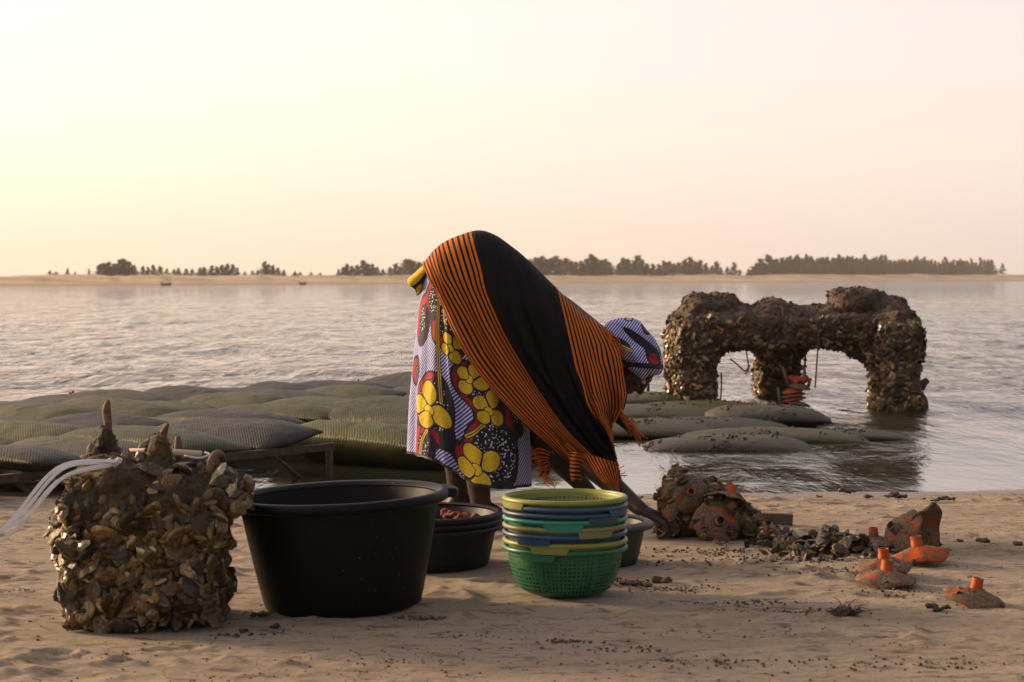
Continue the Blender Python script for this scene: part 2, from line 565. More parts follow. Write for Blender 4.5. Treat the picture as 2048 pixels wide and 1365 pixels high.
# ------------------------------------------------------------------ water
ypx = np.concatenate([np.linspace(1010, 700, 560), np.linspace(699.2, 590, 150), np.linspace(589, 560, 60)])
wd = (CAM_H - WATER_Z) * FPX / (ypx - 556.0)
wd = np.concatenate([wd, [1400, 2500, 4500]])
wx = np.concatenate([[-3.0, -1.2, -0.6], np.linspace(-0.36, 0.36, 420), [0.6, 1.2, 3.0]])
WX = wx[None, :] * np.maximum(wd, 9)[:, None]
WY = np.repeat(wd[:, None], len(wx), 1)
P = np.stack([WX, WY, np.zeros_like(WX)], -1)
amp = np.clip((WY - 9.6) / 9.0, 0, 1) ** 1.2 * np.clip(1 - (WY - 40) / 120, 0, 1)
warp = 0.5 * fbm(P * np.array([0.35, 0.5, 1]), 2)
W = 0.034 * fbm(P * np.array([0.8, 0.7, 1]) + warp[..., None], 3) + 0.030 * fbm(P * np.array([2.4, 1.5, 1]) + 11 + warp[..., None], 3)
WZ = WATER_Z + W * amp + 0.0009 * fbm(P * np.array([1.6, 7.5, 1]) + 4, 3) * np.clip((WY - 8.6) / 2, 0, 1)
water = new_obj('water', mesh_from('water', np.stack([WX, WY, WZ], -1).reshape(-1, 3), grid_faces(*WX.shape)), M['water'])
tag(water, kind='structure')

# ------------------------------------------------------------------ far sandbank
def shore_d(x):      # distance of the far waterline along the ray through photo column x
    yw = 573.0 - np.clip(x, -1500, 2300) / 2048.0 * 10.5
    return (CAM_H - WATER_Z) * FPX / (yw - 556.0)
sx = np.linspace(-2600, 4600, 700)
sd = shore_d(sx)
prof = [(-12, -0.5), (0, -0.05), (7, 0.22), (16, 0.42), (24, 0.9), (31, 1.25), (45, 1.35), (90, 1.3), (400, 1.2), (401, -1)]
SV = []
hn = fbm(np.stack([sx * 0.012, sx * 0, sx * 0], -1), 4)
hn2 = fbm(np.stack([sx * 0.05, sx * 0 + 3, sx * 0], -1), 3)
for q, (o, z) in enumerate(prof):
    dd = sd + o * (1 + 0.25 * hn2) * sd / 300
    X = (sx - 1024) * dd / FPX
    zz = z if z < 0.1 else z * (sd / 300) ** 0.55 * (1 + 0.22 * hn + 0.12 * hn2 * (q > 3))
    SV.append(np.stack([X, dd, zz + 0 * X], -1))
SV = np.array(SV)
bank = new_obj('sandbank', mesh_from('sandbank', SV.reshape(-1, 3), grid_faces(SV.shape[0], SV.shape[1])), M['bank'])
tag(bank, kind='structure')
def bank_top(x):
    i = int(np.clip(np.searchsorted(sx, x), 1, len(sx) - 1))
    return SV[6, i]

# ------------------------------------------------------------------ far trees (feathery evergreens)
def tree_meshes(seed, slim, ragged):
    r = random.Random(seed)
    tr = MB().tube([(0, 0, -0.05), (0.01, 0, 0.3), (-0.01, 0.01, 0.65), (0, 0, 0.97)], [0.022, 0.017, 0.010, 0.003], 6)
    V = []; F = []
    nb = 60
    for b in range(nb):
        t = (b + r.random()) / nb
        z0 = 0.02 + 0.94 * t ** 1.1
        reach = slim * (1.02 - t) ** 1.25 * 1.15 * (0.45 + 0.8 * r.random() * (1 + 0.6 * ragged)) + 0.012
        if r.random() < ragged * 0.25: reach *= 1.5
        az = r.random() * 2 * PI
        lift = 0.05 + 0.6 * r.random()
        tip = Vector((math.cos(az) * reach, math.sin(az) * reach, z0 + reach * lift))
        root = Vector((0, 0, z0 - 0.02))
        tr.tube([root, root.lerp(tip, 0.8)], [0.006, 0.002], 3, False)
        for s in range(22):
            f = 0.15 + 0.9 * r.random()
            c = root.lerp(tip, f) + Vector((r.gauss(0, 1), r.gauss(0, 1), r.gauss(0, 1))) * 0.022
            L = 0.05 + 0.06 * r.random(); wv = 0.010 + 0.010 * r.random()
            dr = ((tip - root).normalized() + Vector((r.gauss(0, .6), r.gauss(0, .6), 0.35 + r.gauss(0, .5)))).normalized()
            sd_ = dr.cross(Vector((r.gauss(0, 1), r.gauss(0, 1), r.gauss(0, 1)))).normalized() * wv
            k = len(V)
            V += [c - sd_, c + sd_, c + dr * L]
            F.append((k, k + 1, k + 2))
    return tr.mesh('trunk'), mesh_from('crown', np.array([tuple(v) for v in V]), F, False)
TREE = [tree_meshes(100 + i, s, g) for i, (s, g) in enumerate([(0.20, .4), (0.26, .7), (0.30, .5), (0.36, .8), (0.22, 1.0), (0.27, .3)])]
for a, b in TREE:
    a.materials.append(M['bark']); b.materials.append(M['leaf'])

def far_tree(x, ytop, label, group, kind=None, wide=1.0, deep=0.0):
    p = bank_top(x); d = p[1] + 6 + deep
    X = (x - 1024) * d / FPX
    ztop = CAM_H - (ytop - 556) * d / FPX
    H = max(ztop - p[2] + 0.15, 0.5)
    k = random.randrange(len(TREE)) if kind is None else kind
    e = empty('evergreen_tree', (X, d, p[2] - 0.15), (0, 0, random.random() * 6.28))
    e.scale = (H * wide, H * wide, H)
    tag(e, label, 'tree', group)
    for nm, me in zip(('trunk', 'crown'), TREE[k]):
        c = bpy.data.objects.new(nm, me); COL.objects.link(c); c.parent = e
    return e

def tr_group(lst, label, group):
    for q in lst:
        far_tree(q[0], q[1] - 2.5, label, group, wide=q[2] if len(q) > 2 else 1.9)
tr_group([(100, 544, 2.2), (112, 546, 2.5), (135, 539, 1.6), (150, 546, 2.2), (178, 540, 1.2), (200, 531), (207, 529), (217, 527), (228, 530), (240, 522), (248, 521), (258, 526), (268, 533), (286, 535), (296, 537), (306, 533), (320, 535), (334, 540)],
         'dark evergreen on the far sandbank, in the clump nearest the left edge', 'trees at the left end of the far sandbank')
tr_group([(348, 541, 1.8), (357, 539), (372, 540), (384, 541), (400, 538), (408, 537), (424, 534), (433, 536), (444, 533), (455, 531), (466, 532), (475, 538, 1.6), (490, 546, 2.2), (505, 544, 2), (515, 543, 2)],
         'dark evergreen in the low ragged line of trees across the water', 'ragged line of trees on the far sandbank')
tr_group([(529, 526), (536, 531), (546, 533, 1.6), (556, 538, 1.6), (568, 543, 2), (590, 546, 2.6), (600, 547, 2.6), (622, 547, 2.4), (640, 548, 2.6)],
         'small evergreen among low scrub midway along the far sandbank', 'scattered trees midway along the far sandbank')
tr_group([(677, 541, 1.7), (686, 537), (694, 531), (704, 535), (714, 533), (727, 524), (735, 530), (744, 531), (754, 537), (766, 541, 1.8), (780, 537), (792, 530), (800, 537), (812, 521), (820, 522), (828, 525), (838, 527), (850, 526)],
         'evergreen in the clump just left of the bending person, far shore', 'tree clump just left of the person')
tr_group([(1060, 522), (1072, 518), (1083, 516), (1092, 521), (1102, 519), (1112, 515), (1120, 522), (1132, 519), (1142, 525), (1152, 527), (1162, 525), (1174, 521), (1184, 512), (1192, 519), (1202, 523), (1210, 521), (1218, 528)],
         'tall evergreen in the clump right of the bent back, far shore', 'tree clump right of the person')
tr_group([(1238, 530), (1247, 519), (1256, 521), (1268, 526), (1276, 514), (1284, 523), (1294, 530), (1306, 531), (1318, 532), (1328, 525), (1338, 526), (1348, 530), (1358, 528), (1370, 522), (1380, 517), (1390, 526), (1400, 524), (1412, 529), (1424, 535), (1433, 526), (1442, 539, 1.7), (1455, 537), (1468, 528), (1480, 542, 1.8)],
         'evergreen in the loose row of trees above the ruined structure', 'loose row of trees right of the person')
tr_group([(1497, 541), (1506, 536), (1514, 529), (1521, 521), (1529, 530), (1537, 513), (1545, 523), (1553, 521), (1560, 528)],
         'spindly evergreen at the open end of the long dense wood', 'spindly trees beside the dense wood')
rw = random.Random(5)
for row, deep in ((0, 0), (1, 12)):
    x = 1562 + 4 * row
    while x < 1985:
        t = (x - 1562) / 425
        far_tree(x, 513.5 + 8 * t ** 1.5 + rw.choice((-4, 0, 1, 3, 4, 7)) + rw.uniform(-2, 3), 'evergreen in the long dense wood on the right of the far shore', 'dense wood on the far shore', wide=rw.uniform(0.9, 1.3), deep=deep)
        x += rw.uniform(6.0, 9.0)
far_tree(2005, 527, 'single evergreen standing apart at the right end of the wood', None, 2, 1.1)
far_tree(1991, 540, 'low bushy evergreen beside the single tree at the wood end', None, 3, 1.6)
# ------------------------------------------------------------------ materials: objects
def m_plastic(name, col, rough=0.38, dust=0.25, dustcol=(0.20, 0.15, 0.10), spots=0.0, spec=0.4):
    k = NT(name); c = k.coord()
    n = k.noise(c, 9, 5, 0.65); f = k.noise(c, 70, 3, 0.6)
    d = k.math('MULTIPLY', k.step(k.math('ADD', k.math('MULTIPLY', n, 0.7), k.math('MULTIPLY', f, 0.3)), 0.5, 0.8), dust)
    cc = k.mix(d, col, dustcol)
    if spots:
        v = k.voronoi(c, 55); g = k.step(k.noise(c, 5, 2), 0.55, 0.62)
        cc = k.mix(k.math('MULTIPLY', k.math('MULTIPLY', k.math('SUBTRACT', 1.0, k.step(v, 0.06, 0.12)), g), spots), cc, (0.35, 0.28, 0.2))
    r = k.math('ADD', rough, k.math('MULTIPLY', k.math('ADD', d, k.math('MULTIPLY', f, 0.25)), 0.6))
    return k.done(cc, r, k.bump(f, 0.12, 0.002), Specular_IOR_Level=spec)
M['black_plastic'] = m_plastic('black_plastic', (0.003, 0.0027, 0.003), 0.40, 0.03, spots=0.5, spec=0.16)
M['basin_plastic'] = m_plastic('basin_plastic', (0.006, 0.006, 0.008), 0.42, 0.05, spec=0.25)
M['grey_plastic'] = m_plastic('grey_plastic', (0.026, 0.024, 0.024), 0.42, 0.2)
M['c_yellowgreen'] = m_plastic('yellowgreen_plastic', (0.20, 0.215, 0.035), 0.36, 0.35)
M['c_olive'] = m_plastic('olive_plastic', (0.17, 0.17, 0.055), 0.36, 0.4)
M['c_blue'] = m_plastic('blue_plastic', (0.012, 0.05, 0.115), 0.32, 0.12)
M['c_slate'] = m_plastic('slate_blue_plastic', (0.022, 0.048, 0.085), 0.32, 0.15)
M['c_steel'] = m_plastic('steel_blue_plastic', (0.025, 0.075, 0.12), 0.32, 0.15)
M['c_teal'] = m_plastic('teal_plastic', (0.014, 0.21, 0.14), 0.34, 0.3)
M['c_green'] = m_plastic('green_plastic', (0.008, 0.115, 0.052), 0.36, 0.4)

def m_shell(island, gain=1.0):
    k = NT('oyster_shell_bits' if island else 'oyster_shell'); c = k.coord()
    r = k.island() if island else k.rnd()
    base = k.ramp(r, [(0.0, (0.022, 0.014, 0.006)), (0.28, (0.055, 0.032, 0.010)), (0.52, (0.125, 0.072, 0.022)), (0.73, (0.23, 0.135, 0.042)), (0.85, (0.095, 0.07, 0.02)), (0.94, (0.36, 0.23, 0.085)), (1.0, (0.46, 0.34, 0.18))])
    if gain != 1.0: base = k.mix(1.0, base, (gain, gain, gain * 1.05), 'MULTIPLY')
    if island:
        n = k.noise(c, 60, 4, 0.6); g = n
    else:
        s = k.sep(c)
        rad = k.math('SQRT', k.math('ADD', k.math('POWER', k.math('ADD', s[0], 0.2), 2.0), k.math('MULTIPLY', k.math('POWER', s[1], 2.0), 2.2)))
        n = k.noise(c, 3.2, 5, 0.65)
        edge_ = k.step(rad, 0.50, 0.66); g = k.math('FRACT', k.math('ADD', k.math('MULTIPLY', rad, 6.5), k.math('MULTIPLY', n, 2.4)))
    col = k.mix(k.math('MULTIPLY', k.step(g, 0.35, 0.95), 0.75), base, (0.018, 0.012, 0.007))
    col = k.mix(k.math('MULTIPLY', k.step(n, 0.56, 0.75), 0.45), col, (0.30, 0.20, 0.085))
    col = k.mix(k.math('MULTIPLY', k.step(k.noise(c, 2.0 if not island else 25, 3), 0.56, 0.7), 0.6), col, (0.06, 0.055, 0.016))
    if not island: col = k.mix(k.math('MULTIPLY', edge_, k.math('MULTIPLY', k.step(r, 0.3, 0.9), 0.6)), col, (0.34, 0.25, 0.12))
    return k.done(col, k.lin(n, 0.3, 0.7, 0.18, 0.62), k.bump(g, 0.5, 0.05 if not island else 0.004))
M['shell'] = m_shell(False)
M['shell_bits'] = m_shell(True)
M['ruin_bits'] = m_shell(True, 1.1)
def m_nacre():
    k = NT('nacre'); c = k.coord(); n = k.noise(c, 4, 4)
    return k.done(k.ramp(n, [(0.35, (0.16, 0.12, 0.04)), (0.5, (0.42, 0.36, 0.16)), (0.68, (0.62, 0.60, 0.54))]), 0.16)
M['nacre'] = m_nacre()
def m_mud(name, a, b, c3, rough=0.85, sc_=14):
    k = NT(name); c = k.pos()
    n = k.noise(c, sc_, 7, 0.7); f = k.noise(c, sc_ * 9, 3, 0.6)
    col = k.ramp(n, [(0.3, a), (0.5, b), (0.72, c3)])
    col = k.mix(k.math('MULTIPLY', k.step(f, 0.5, 0.7), 0.55), col, a)
    h = k.math('ADD', n, k.math('MULTIPLY', f, 0.35))
    return k.done(col, rough, k.bump(h, 1.0, 0.015))
M['mud'] = m_mud('fouling_mud', (0.016, 0.011, 0.005), (0.055, 0.036, 0.013), (0.14, 0.092, 0.030))
M['rock'] = m_mud('ruin_rock', (0.025, 0.016, 0.010), (0.075, 0.046, 0.028), (0.15, 0.095, 0.06), 0.9, 7)
M['dark_mud'] = m_mud('dark_mud', (0.02, 0.015, 0.010), (0.05, 0.036, 0.024), (0.09, 0.066, 0.042), 0.8, 25)
M['clod'] = m_mud('sand_clod', (0.05, 0.036, 0.02), (0.12, 0.085, 0.05), (0.22, 0.16, 0.10), 0.9, 30)
M['weed'] = m_mud('seaweed', (0.02, 0.02, 0.006), (0.06, 0.06, 0.014), (0.16, 0.13, 0.03), 0.6, 40)
def m_orange(mudamt):
    k = NT('fouled_orange_plastic'); c = k.coord(); r = k.rnd()
    cc = k.n('ShaderNodeVectorMath', operation='ADD'); k.l(c, cc.inputs[0]); k.l(k.comb(k.math('MULTIPLY', r, 9.0), r, 0.0), cc.inputs[1])
    n = k.noise(k.mapping(cc.outputs[0], (1.0, 1.5, 1.3)), 15, 6, 0.66, 0.5); f = k.noise(cc.outputs[0], 110, 4, 0.65)
    m = k.step(k.math('ADD', k.math('MULTIPLY', n, 0.75), k.math('MULTIPLY', f, 0.25)), 0.53 - mudamt, 0.60 - mudamt)
    org = k.mix(n, (0.24, 0.030, 0.002), (0.52, 0.105, 0.003))
    md = k.ramp(f, [(0.3, (0.045, 0.032, 0.021)), (0.6, (0.17, 0.12, 0.075))])
    return k.done(k.mix(m, org, md), k.lin(m, 0, 1, 0.55, 0.9), k.bump(k.math('ADD', m, k.math('MULTIPLY', f, 0.4)), 0.5, 0.003), Specular_IOR_Level=0.2)
M['orange'] = m_orange(0.05)
M['orange_muddy'] = m_orange(0.135)
M['orange_clean'] = m_orange(0.025)

def m_net(name, base, moss_amt):
    k = NT(name); uv = k.coord('UV'); p = k.pos(); r = k.rnd()
    s = k.sep(uv)
    n = k.noise(p, 4.5, 5, 0.65); n2 = k.noise(p, 30, 4, 0.6)
    per = 0.017
    gx = k.math('ABSOLUTE', k.math('SINE', k.math('MULTIPLY', k.math('ADD', s[0], s[1]), PI / per)))
    gy = k.math('ABSOLUTE', k.math('SINE', k.math('MULTIPLY', k.math('SUBTRACT', s[0], s[1]), PI / per)))
    g = k.math('MINIMUM', gx, gy)
    strand = k.math('SUBTRACT', 1.0, k.step(g, 0.22, 0.5))
    moss = k.math('ADD', k.math('MULTIPLY', n, 0.7), k.math('MULTIPLY', k.math('ADD', r, moss_amt), 0.3))
    col = k.mix(k.step(moss, 0.42, 0.66), base, (0.105, 0.11, 0.016))
    col = k.mix(k.math('MULTIPLY', k.step(n2, 0.5, 0.72), 0.5), col, (0.06, 0.048, 0.03))
    col = k.mix(k.math('MULTIPLY', k.math('SUBTRACT', 1.0, strand), 0.72), col, (0.010, 0.009, 0.006))
    tone = k.lin(r, 0.0, 1.0, 0.36, 1.35)
    tv = k.comb(tone, tone, tone); col = k.mix(1.0, col, tv, 'MULTIPLY')
    h = k.math('ADD', strand, k.math('MULTIPLY', n2, 0.8))
    return k.done(col, 0.55, k.bump(h, 0.9, 0.010), Specular_IOR_Level=0.3)
M['net_grey'] = m_net('grey_netting', (0.085, 0.072, 0.056), -0.6)
M['net_olive'] = m_net('olive_netting', (0.13, 0.105, 0.04), 0.1)
M['net_green'] = m_net('mossy_netting', (0.12, 0.11, 0.025), 0.7)
def m_rust():
    k = NT('rusty_iron'); p = k.pos(); n = k.noise(p, 25, 5, 0.65)
    return k.done(k.ramp(n, [(0.35, (0.022, 0.017, 0.012)), (0.55, (0.065, 0.040, 0.022)), (0.72, (0.13, 0.055, 0.022))]), 0.75, k.bump(n, 0.5, 0.004))
M['rust'] = m_rust()
def m_wood(name, a, b):
    k = NT(name); c = k.coord(); n = k.noise(k.mapping(c, (3, 40, 40)), 3, 5, 0.6)
    return k.done(k.ramp(n, [(0.3, a), (0.7, b)]), 0.75, k.bump(n, 0.4, 0.003))
M['old_wood'] = m_wood('old_wood', (0.07, 0.05, 0.03), (0.17, 0.125, 0.075))
M['pale_wood'] = m_wood('pale_wood', (0.55, 0.40, 0.24), (0.68, 0.52, 0.33))
M['stake'] = m_wood('stake_wood', (0.06, 0.03, 0.018), (0.17, 0.10, 0.055))
def m_simple(name, col, rough=0.6, **kw):
    k = NT(name); n = k.noise(k.coord(), 40, 3)
    c2 = tuple(x * 0.7 for x in col)
    return k.done(k.mix(n, col, c2), rough, **kw)
M['white_plastic'] = m_simple('white_nylon', (0.62, 0.62, 0.64), 0.35, Subsurface_Weight=0.0)
M['rope'] = m_simple('rope', (0.11, 0.08, 0.05), 0.9)
M['rag'] = m_simple('orange_rag', (0.17, 0.035, 0.014), 0.85)
M['red_net'] = m_simple('red_netting', (0.40, 0.055, 0.02), 0.8)
M['murky'] = m_simple('murky_contents', (0.10, 0.062, 0.035), 0.35)

# ------------------------------------------------------------------ shells
def shell_mesh(seed, seg=11, open_=False):
    r = random.Random(seed)
    rings = [0.30, 0.62, 0.86, 1.0]
    jit = [r.uniform(-0.10, 0.10) for _ in range(seg)]
    asp = r.uniform(0.28, 0.40); hump = r.uniform(0.14, 0.25); bend = r.uniform(-0.25, 0.25)
    V = [(-0.05, 0, hump)]; F = []
    for q, s in enumerate(rings):
        for j in range(seg):
            th = 2 * PI * j / seg
            rr = s * (1 + jit[j] * s)
            x = 0.5 * rr * math.cos(th); y = asp * rr * math.sin(th) * (0.78 + 0.30 * math.cos(th)) + bend * x * x
            z = hump * (1 - s ** 1.7) + (0.035 * r.uniform(-1, 1)) * (1 if q > 0 else 0.5) + (0.03 if q == 2 else 0)
            V.append((x, y, z))
    for j in range(seg):
        F.append((0, 1 + j, 1 + (j + 1) % seg))
    for q in range(3):
        for j in range(seg):
            j2 = (j + 1) % seg
            F.append((1 + q * seg + j, 1 + (q + 1) * seg + j, 1 + (q + 1) * seg + j2, 1 + q * seg + j2))
    b = len(V)
    V.append((0, 0, 0.02 if open_ else -0.10))
    for j in range(seg):
        F.append((b, 1 + 3 * seg + (j + 1) % seg, 1 + 3 * seg + j))
    return np.array(V), F
SH = []
for i in range(9):
    V, F = shell_mesh(200 + i)
    me = mesh_from('oyster_shell', V, F); me.materials.append(M['shell']); SH.append(me)
M['shell_dark'] = m_shell(False, 0.42)
SH_D = []
for me_ in SH:
    m2 = me_.copy(); m2.materials.clear(); m2.materials.append(M['shell_dark']); SH_D.append(m2)
SH_N = []
for i in range(2):
    V, F = shell_mesh(300 + i); me = mesh_from('oyster_shell', V, F); me.materials.append(M['nacre']); SH_N.append(me)
CH = []     # cheap shells for masses
for i in range(6):
    V, F = shell_mesh(400 + i, 7)
    # drop one ring to stay light
    seg = 7
    keep = [0] + list(range(1, 1 + seg)) + list(range(1 + 2 * seg, 1 + 3 * seg)) + [len(V) - 1]
    V2 = V[keep]
    V2[1:1 + seg, :2] *= 1.7; V2[1 + seg:1 + 2 * seg, :2] *= 1.12; V2[1 + seg:1 + 2 * seg, 2] -= 0.04
    F2 = [(0, 1 + j, 1 + (j + 1) % seg) for j in range(seg)]
    F2 += [(1 + j, 1 + seg + j, 1 + seg + (j + 1) % seg, 1 + (j + 1) % seg) for j in range(seg)]
    F2 += [(len(V2) - 1, 1 + seg + (j + 1) % seg, 1 + seg + j) for j in range(seg)]
    CH.append((V2, F2))

def put_shells(P, Nn, size, parent, rng, name='oyster_shell', nacre=0.0, tilt=0.7, sink=0.0, pool=None, zs=(0.8, 1.3)):
    out = []
    inv = None
    for p, n in zip(P, Nn):
        s = rng.uniform(*size)
        me = SH_N[rng.integers(2)] if rng.random() < nacre else (pool or SH)[rng.integers(len(SH))]
        o = bpy.data.objects.new(name, me); COL.objects.link(o)
        q = frame_from(n, rng.uniform(0, 6.28), (rng.normal(0, tilt), rng.normal(0, tilt)))
        o.rotation_mode = 'QUATERNION'; o.rotation_quaternion = q
        o.location = Vector(p) + Vector(n) * (s * 0.05 - sink)
        o.scale = (s, s * rng.uniform(0.85, 1.2), s * rng.uniform(*zs))
        if parent is not None: o.parent = parent
        out.append(o)
    return out

def shell_mass(name, P, Nn, size, mat, parent, rng, tilt=0.7, shapes=None):
    Vs = []; Fs = []; b = 0
    shapes = shapes or CH
    for p, n in zip(P, Nn):
        V, F = shapes[rng.integers(len(shapes))]
        s = rng.uniform(*size)
        R = np.array(frame_from(n, rng.uniform(0, 6.28), (rng.normal(0, tilt), rng.normal(0, tilt))).to_matrix())
        Vs.append((V * s * np.array([1, 1, 1.15])) @ R.T + p)
        Fs += [tuple(i + b for i in f) for f in F]
        b += len(V)
    return new_obj(name, mesh_from(name, np.concatenate(Vs), Fs, False), mat, parent)

# ------------------------------------------------------------------ big black tub
def lathe_thing(name, prof_out, thick, rim, mat, loc, rot, label, cat, group=None, seg=72, partname='bowl'):
    e = empty(name, loc, rot); tag(e, label, cat, group)
    inner = [(max(r - thick, 0.001), z + (thick if i < 2 else 0)) for i, (r, z) in enumerate(prof_out)]
    prof = [(0.0005, prof_out[0][1])] + prof_out + inner[::-1] + [(0.0005, inner[0][1])]
    b = MB().lathe(prof, seg).build(partname, mat, e); auto_smooth(b, 50)
    if rim:
        r = MB().lathe(rim + [rim[0]], seg).build('rim', mat, e); auto_smooth(r, 50)
    return e

TUB = Vector((-0.463, 5.62, 0.0))
tub = lathe_thing('black_tub', [(0.205, 0.0), (0.213, 0.006), (0.220, 0.03), (0.238, 0.11), (0.256, 0.20), (0.270, 0.272), (0.274, 0.296)], 0.005,
    [(0.268, 0.300), (0.272, 0.286), (0.290, 0.282), (0.298, 0.286), (0.302, 0.296), (0.300, 0.306), (0.294, 0.312), (0.284, 0.312), (0.275, 0.309)],
    M['black_plastic'], TUB, (math.radians(0.6), math.radians(-2.2), 0), 'large empty black plastic tub standing alone in front, its rim tilted', 'tub', seg=96)
for s, az in ((1, math.radians(14)), (-1, math.radians(186))):
    h = MB()
    pr = [(-0.055, 0.290, 0.0), (-0.045, 0.325, 0.0), (-0.02, 0.338, 0), (0.02, 0.338, 0), (0.045, 0.325, 0), (0.055, 0.290, 0)]
    # thick grip tab: a bevelled wedge that leaves the rim
    V = []; F = []
    loops = [(0.0, 0.0), (0.028, 0.0), (0.033, 0.006), (0.033, 0.018), (0.028, 0.023), (0.0, 0.025)]
    ws = [0.075, 0.070, 0.058, 0.056, 0.056, 0.066]
    n = 9
    for i in range(n):
        t = -1 + 2 * i / (n - 1)
        for (o, z), w in zip(loops, ws):
            rr = 0.290 + o * (1 - 0.25 * abs(t) ** 4) * 1.25
            y = t * w
            V.append((math.sqrt(max(rr * rr - y * y * 0.55, 0)), y, 0.285 + z))
    m = len(loops)
    for i in range(n - 1):
        for j in range(m):
            F.append((i * m + j, i * m + (j + 1) % m, (i + 1) * m + (j + 1) % m, (i + 1) * m + j))
    F.append(tuple(range(m))); F.append(tuple(reversed(range((n - 1) * m, n * m))))
    h.add(V, F)
    o = h.build('handle', M['black_plastic'], tub); o.rotation_euler = (0, 0, az); auto_smooth(o, 35)

# ------------------------------------------------------------------ stack of three black basins and the grey bowl
for i, lb in enumerate(('lowest of the three stacked black basins behind the tub', 'middle one of the three stacked black basins behind the tub', 'topmost of the three stacked black basins, a rag in it')):
    dz = 0.020 * i
    lathe_thing('black_basin', [(0.19, 0.0), (0.197, 0.006), (0.203, 0.03), (0.212, 0.07), (0.222, 0.118)], 0.004,
        [(0.218, 0.124), (0.222, 0.114), (0.232, 0.110), (0.238, 0.111), (0.241, 0.118), (0.240, 0.124), (0.234, 0.128), (0.226, 0.128)],
        M['basin_plastic'], Vector((-0.27, 6.42, 0.001 + dz)), (0, math.radians(-0.5), 0.4 * i), lb, 'basin', 'stacked black basins', seg=80)
bowl = lathe_thing('grey_bowl', [(0.118, 0.0), (0.124, 0.005), (0.131, 0.03), (0.141, 0.075), (0.150, 0.126)], 0.004,
    [(0.146, 0.134), (0.150, 0.124), (0.168, 0.117), (0.174, 0.116), (0.177, 0.122), (0.175, 0.129), (0.166, 0.135), (0.152, 0.139)],
    M['grey_plastic'], Vector((0.270, 6.45, 0.001)), (math.radians(1.5), 0, 0), 'dark grey plastic bowl half hidden by the stacked colanders', 'bowl')
cont = MB().lathe([(0.0005, 0.098), (0.07, 0.099), (0.135, 0.097), (0.137, 0.092), (0.0005, 0.09)], 48).build('bowl_water', M['murky'], None)
cont.location = (0.270, 6.45, 0.0); tag(cont, 'brown murky water filling the grey bowl', 'water')

# ------------------------------------------------------------------ colander stack
def colander_bowl_mesh():
    """thin bowl, slots cut as real holes"""
    ns, zr = 156, []
    prof = []
    for i in range(40):
        t = i / 39
        z = 0.132 * t
        r = 0.172 * (1 - (1 - min(t / 0.985, 1)) ** 2.6) ** 0.42 if t > 0 else 0.0
        prof.append((max(r, 0.085 if t > 0 else 0.08), z))
    prof = [(0.0005, 0.0), (0.04, 0.0), (0.075, 0.0), (0.095, 0.003)] + [(0.112, 0.009), (0.122, 0.0145)]
    zz = np.linspace(0.020, 0.136, 21)
    for z in zz:
        t = (z - 0.0) / 0.136
        prof.append((0.1625 - 0.046 * (1 - t) ** 2.4 - 0.002 * (1 - t), z))
    prof.append((0.1665, 0.1375))
    V = []; n = len(prof)
    for j in range(ns):
        th = 2 * PI * j / ns
        for r, z in prof: V.append((r * math.cos(th), r * math.sin(th), z))
    F = []
    for j in range(ns):
        j2 = (j + 1) % ns
        for i in range(n - 1):
            if 6 <= i < n - 5 and (i % 2 == 0) and j % 2 == 0 and j % 26 != 0:
                continue
            F.append((j * n + i, j2 * n + i, j2 * n + i + 1, j * n + i + 1))
    return mesh_from('bowl', np.array(V), F)
CB = colander_bowl_mesh()
RIM = MB().lathe([(0.166, 0.140), (0.167, 0.133), (0.172, 0.128), (0.1765, 0.128), (0.1785, 0.132), (0.178, 0.138), (0.174, 0.1415), (0.169, 0.142), (0.166, 0.140)], 96).mesh('rim')
def grip_mesh():
    V = []; F = []; n = 15; half = 0.32
    for i in range(n):
        t = -1 + 2 * i / (n - 1)
        th = t * half
        drop = 0.0165 * min(1, (1 - abs(t)) * 9)
        for r, z in ((0.1735, 0.130), (0.1800, 0.130), (0.1795, 0.129 - drop), (0.1755, 0.129 - drop)):
            V.append((r * math.cos(th), r * math.sin(th), z))
    for i in range(n - 1):
        for j in range(4):
            F.append((i * 4 + j, i * 4 + (j + 1) % 4, (i + 1) * 4 + (j + 1) % 4, (i + 1) * 4 + j))
    F += [(0, 1, 2, 3), tuple(reversed(range((n - 1) * 4, n * 4)))]
    return mesh_from('grip', np.array(V), F, False)
GR = grip_mesh()
cz = [0.0, 0.0205, 0.044, 0.064, 0.0845, 0.102, 0.121, 0.1395]
spec = [('c_green', 'green slotted colander at the bottom of the stack, on the sand', -118),
        ('c_yellowgreen', 'yellow-green colander second from the bottom of the stack', -106),
        ('c_blue', 'deep blue colander third from the bottom of the stack', -122),
        ('c_olive', 'dull olive colander between blue and teal ones in the stack', -62),
        ('c_teal', 'bright teal colander in the middle of the stack', -93),
        ('c_slate', 'slate blue colander just above the teal one', -52),
        ('c_steel', 'steel blue colander just under the topmost one', -30),
        ('c_yellowgreen', 'yellow-green colander on top of the stack, its inside showing', -150)]
for i, ((mk, lb, ang), z) in enumerate(zip(spec, cz)):
    e = empty('colander', (0.151 + 0.0006 * math.sin(i * 2.3), 5.825 + 0.0006 * math.cos(i * 1.7), z + 0.001), (math.radians(0.12 * math.sin(i)), math.radians(0.15 * math.cos(i * 1.3)), 0))
    tag(e, lb, 'colander', 'stacked plastic colanders')
    for nm, me in (('bowl', CB), ('rim', RIM), ('grip', GR), ('grip', GR)):
        me2 = me if i == 0 and nm != 'grip' else me.copy()
        me2.materials.clear(); me2.materials.append(M[mk])
        o = bpy.data.objects.new(nm, me2); COL.objects.link(o); o.parent = e
        if nm == 'grip':
            o.rotation_euler = (0, 0, math.radians(ang)); ang += 180
        if nm == 'rim': o.rotation_euler = (0, 0, 0.3 * i)

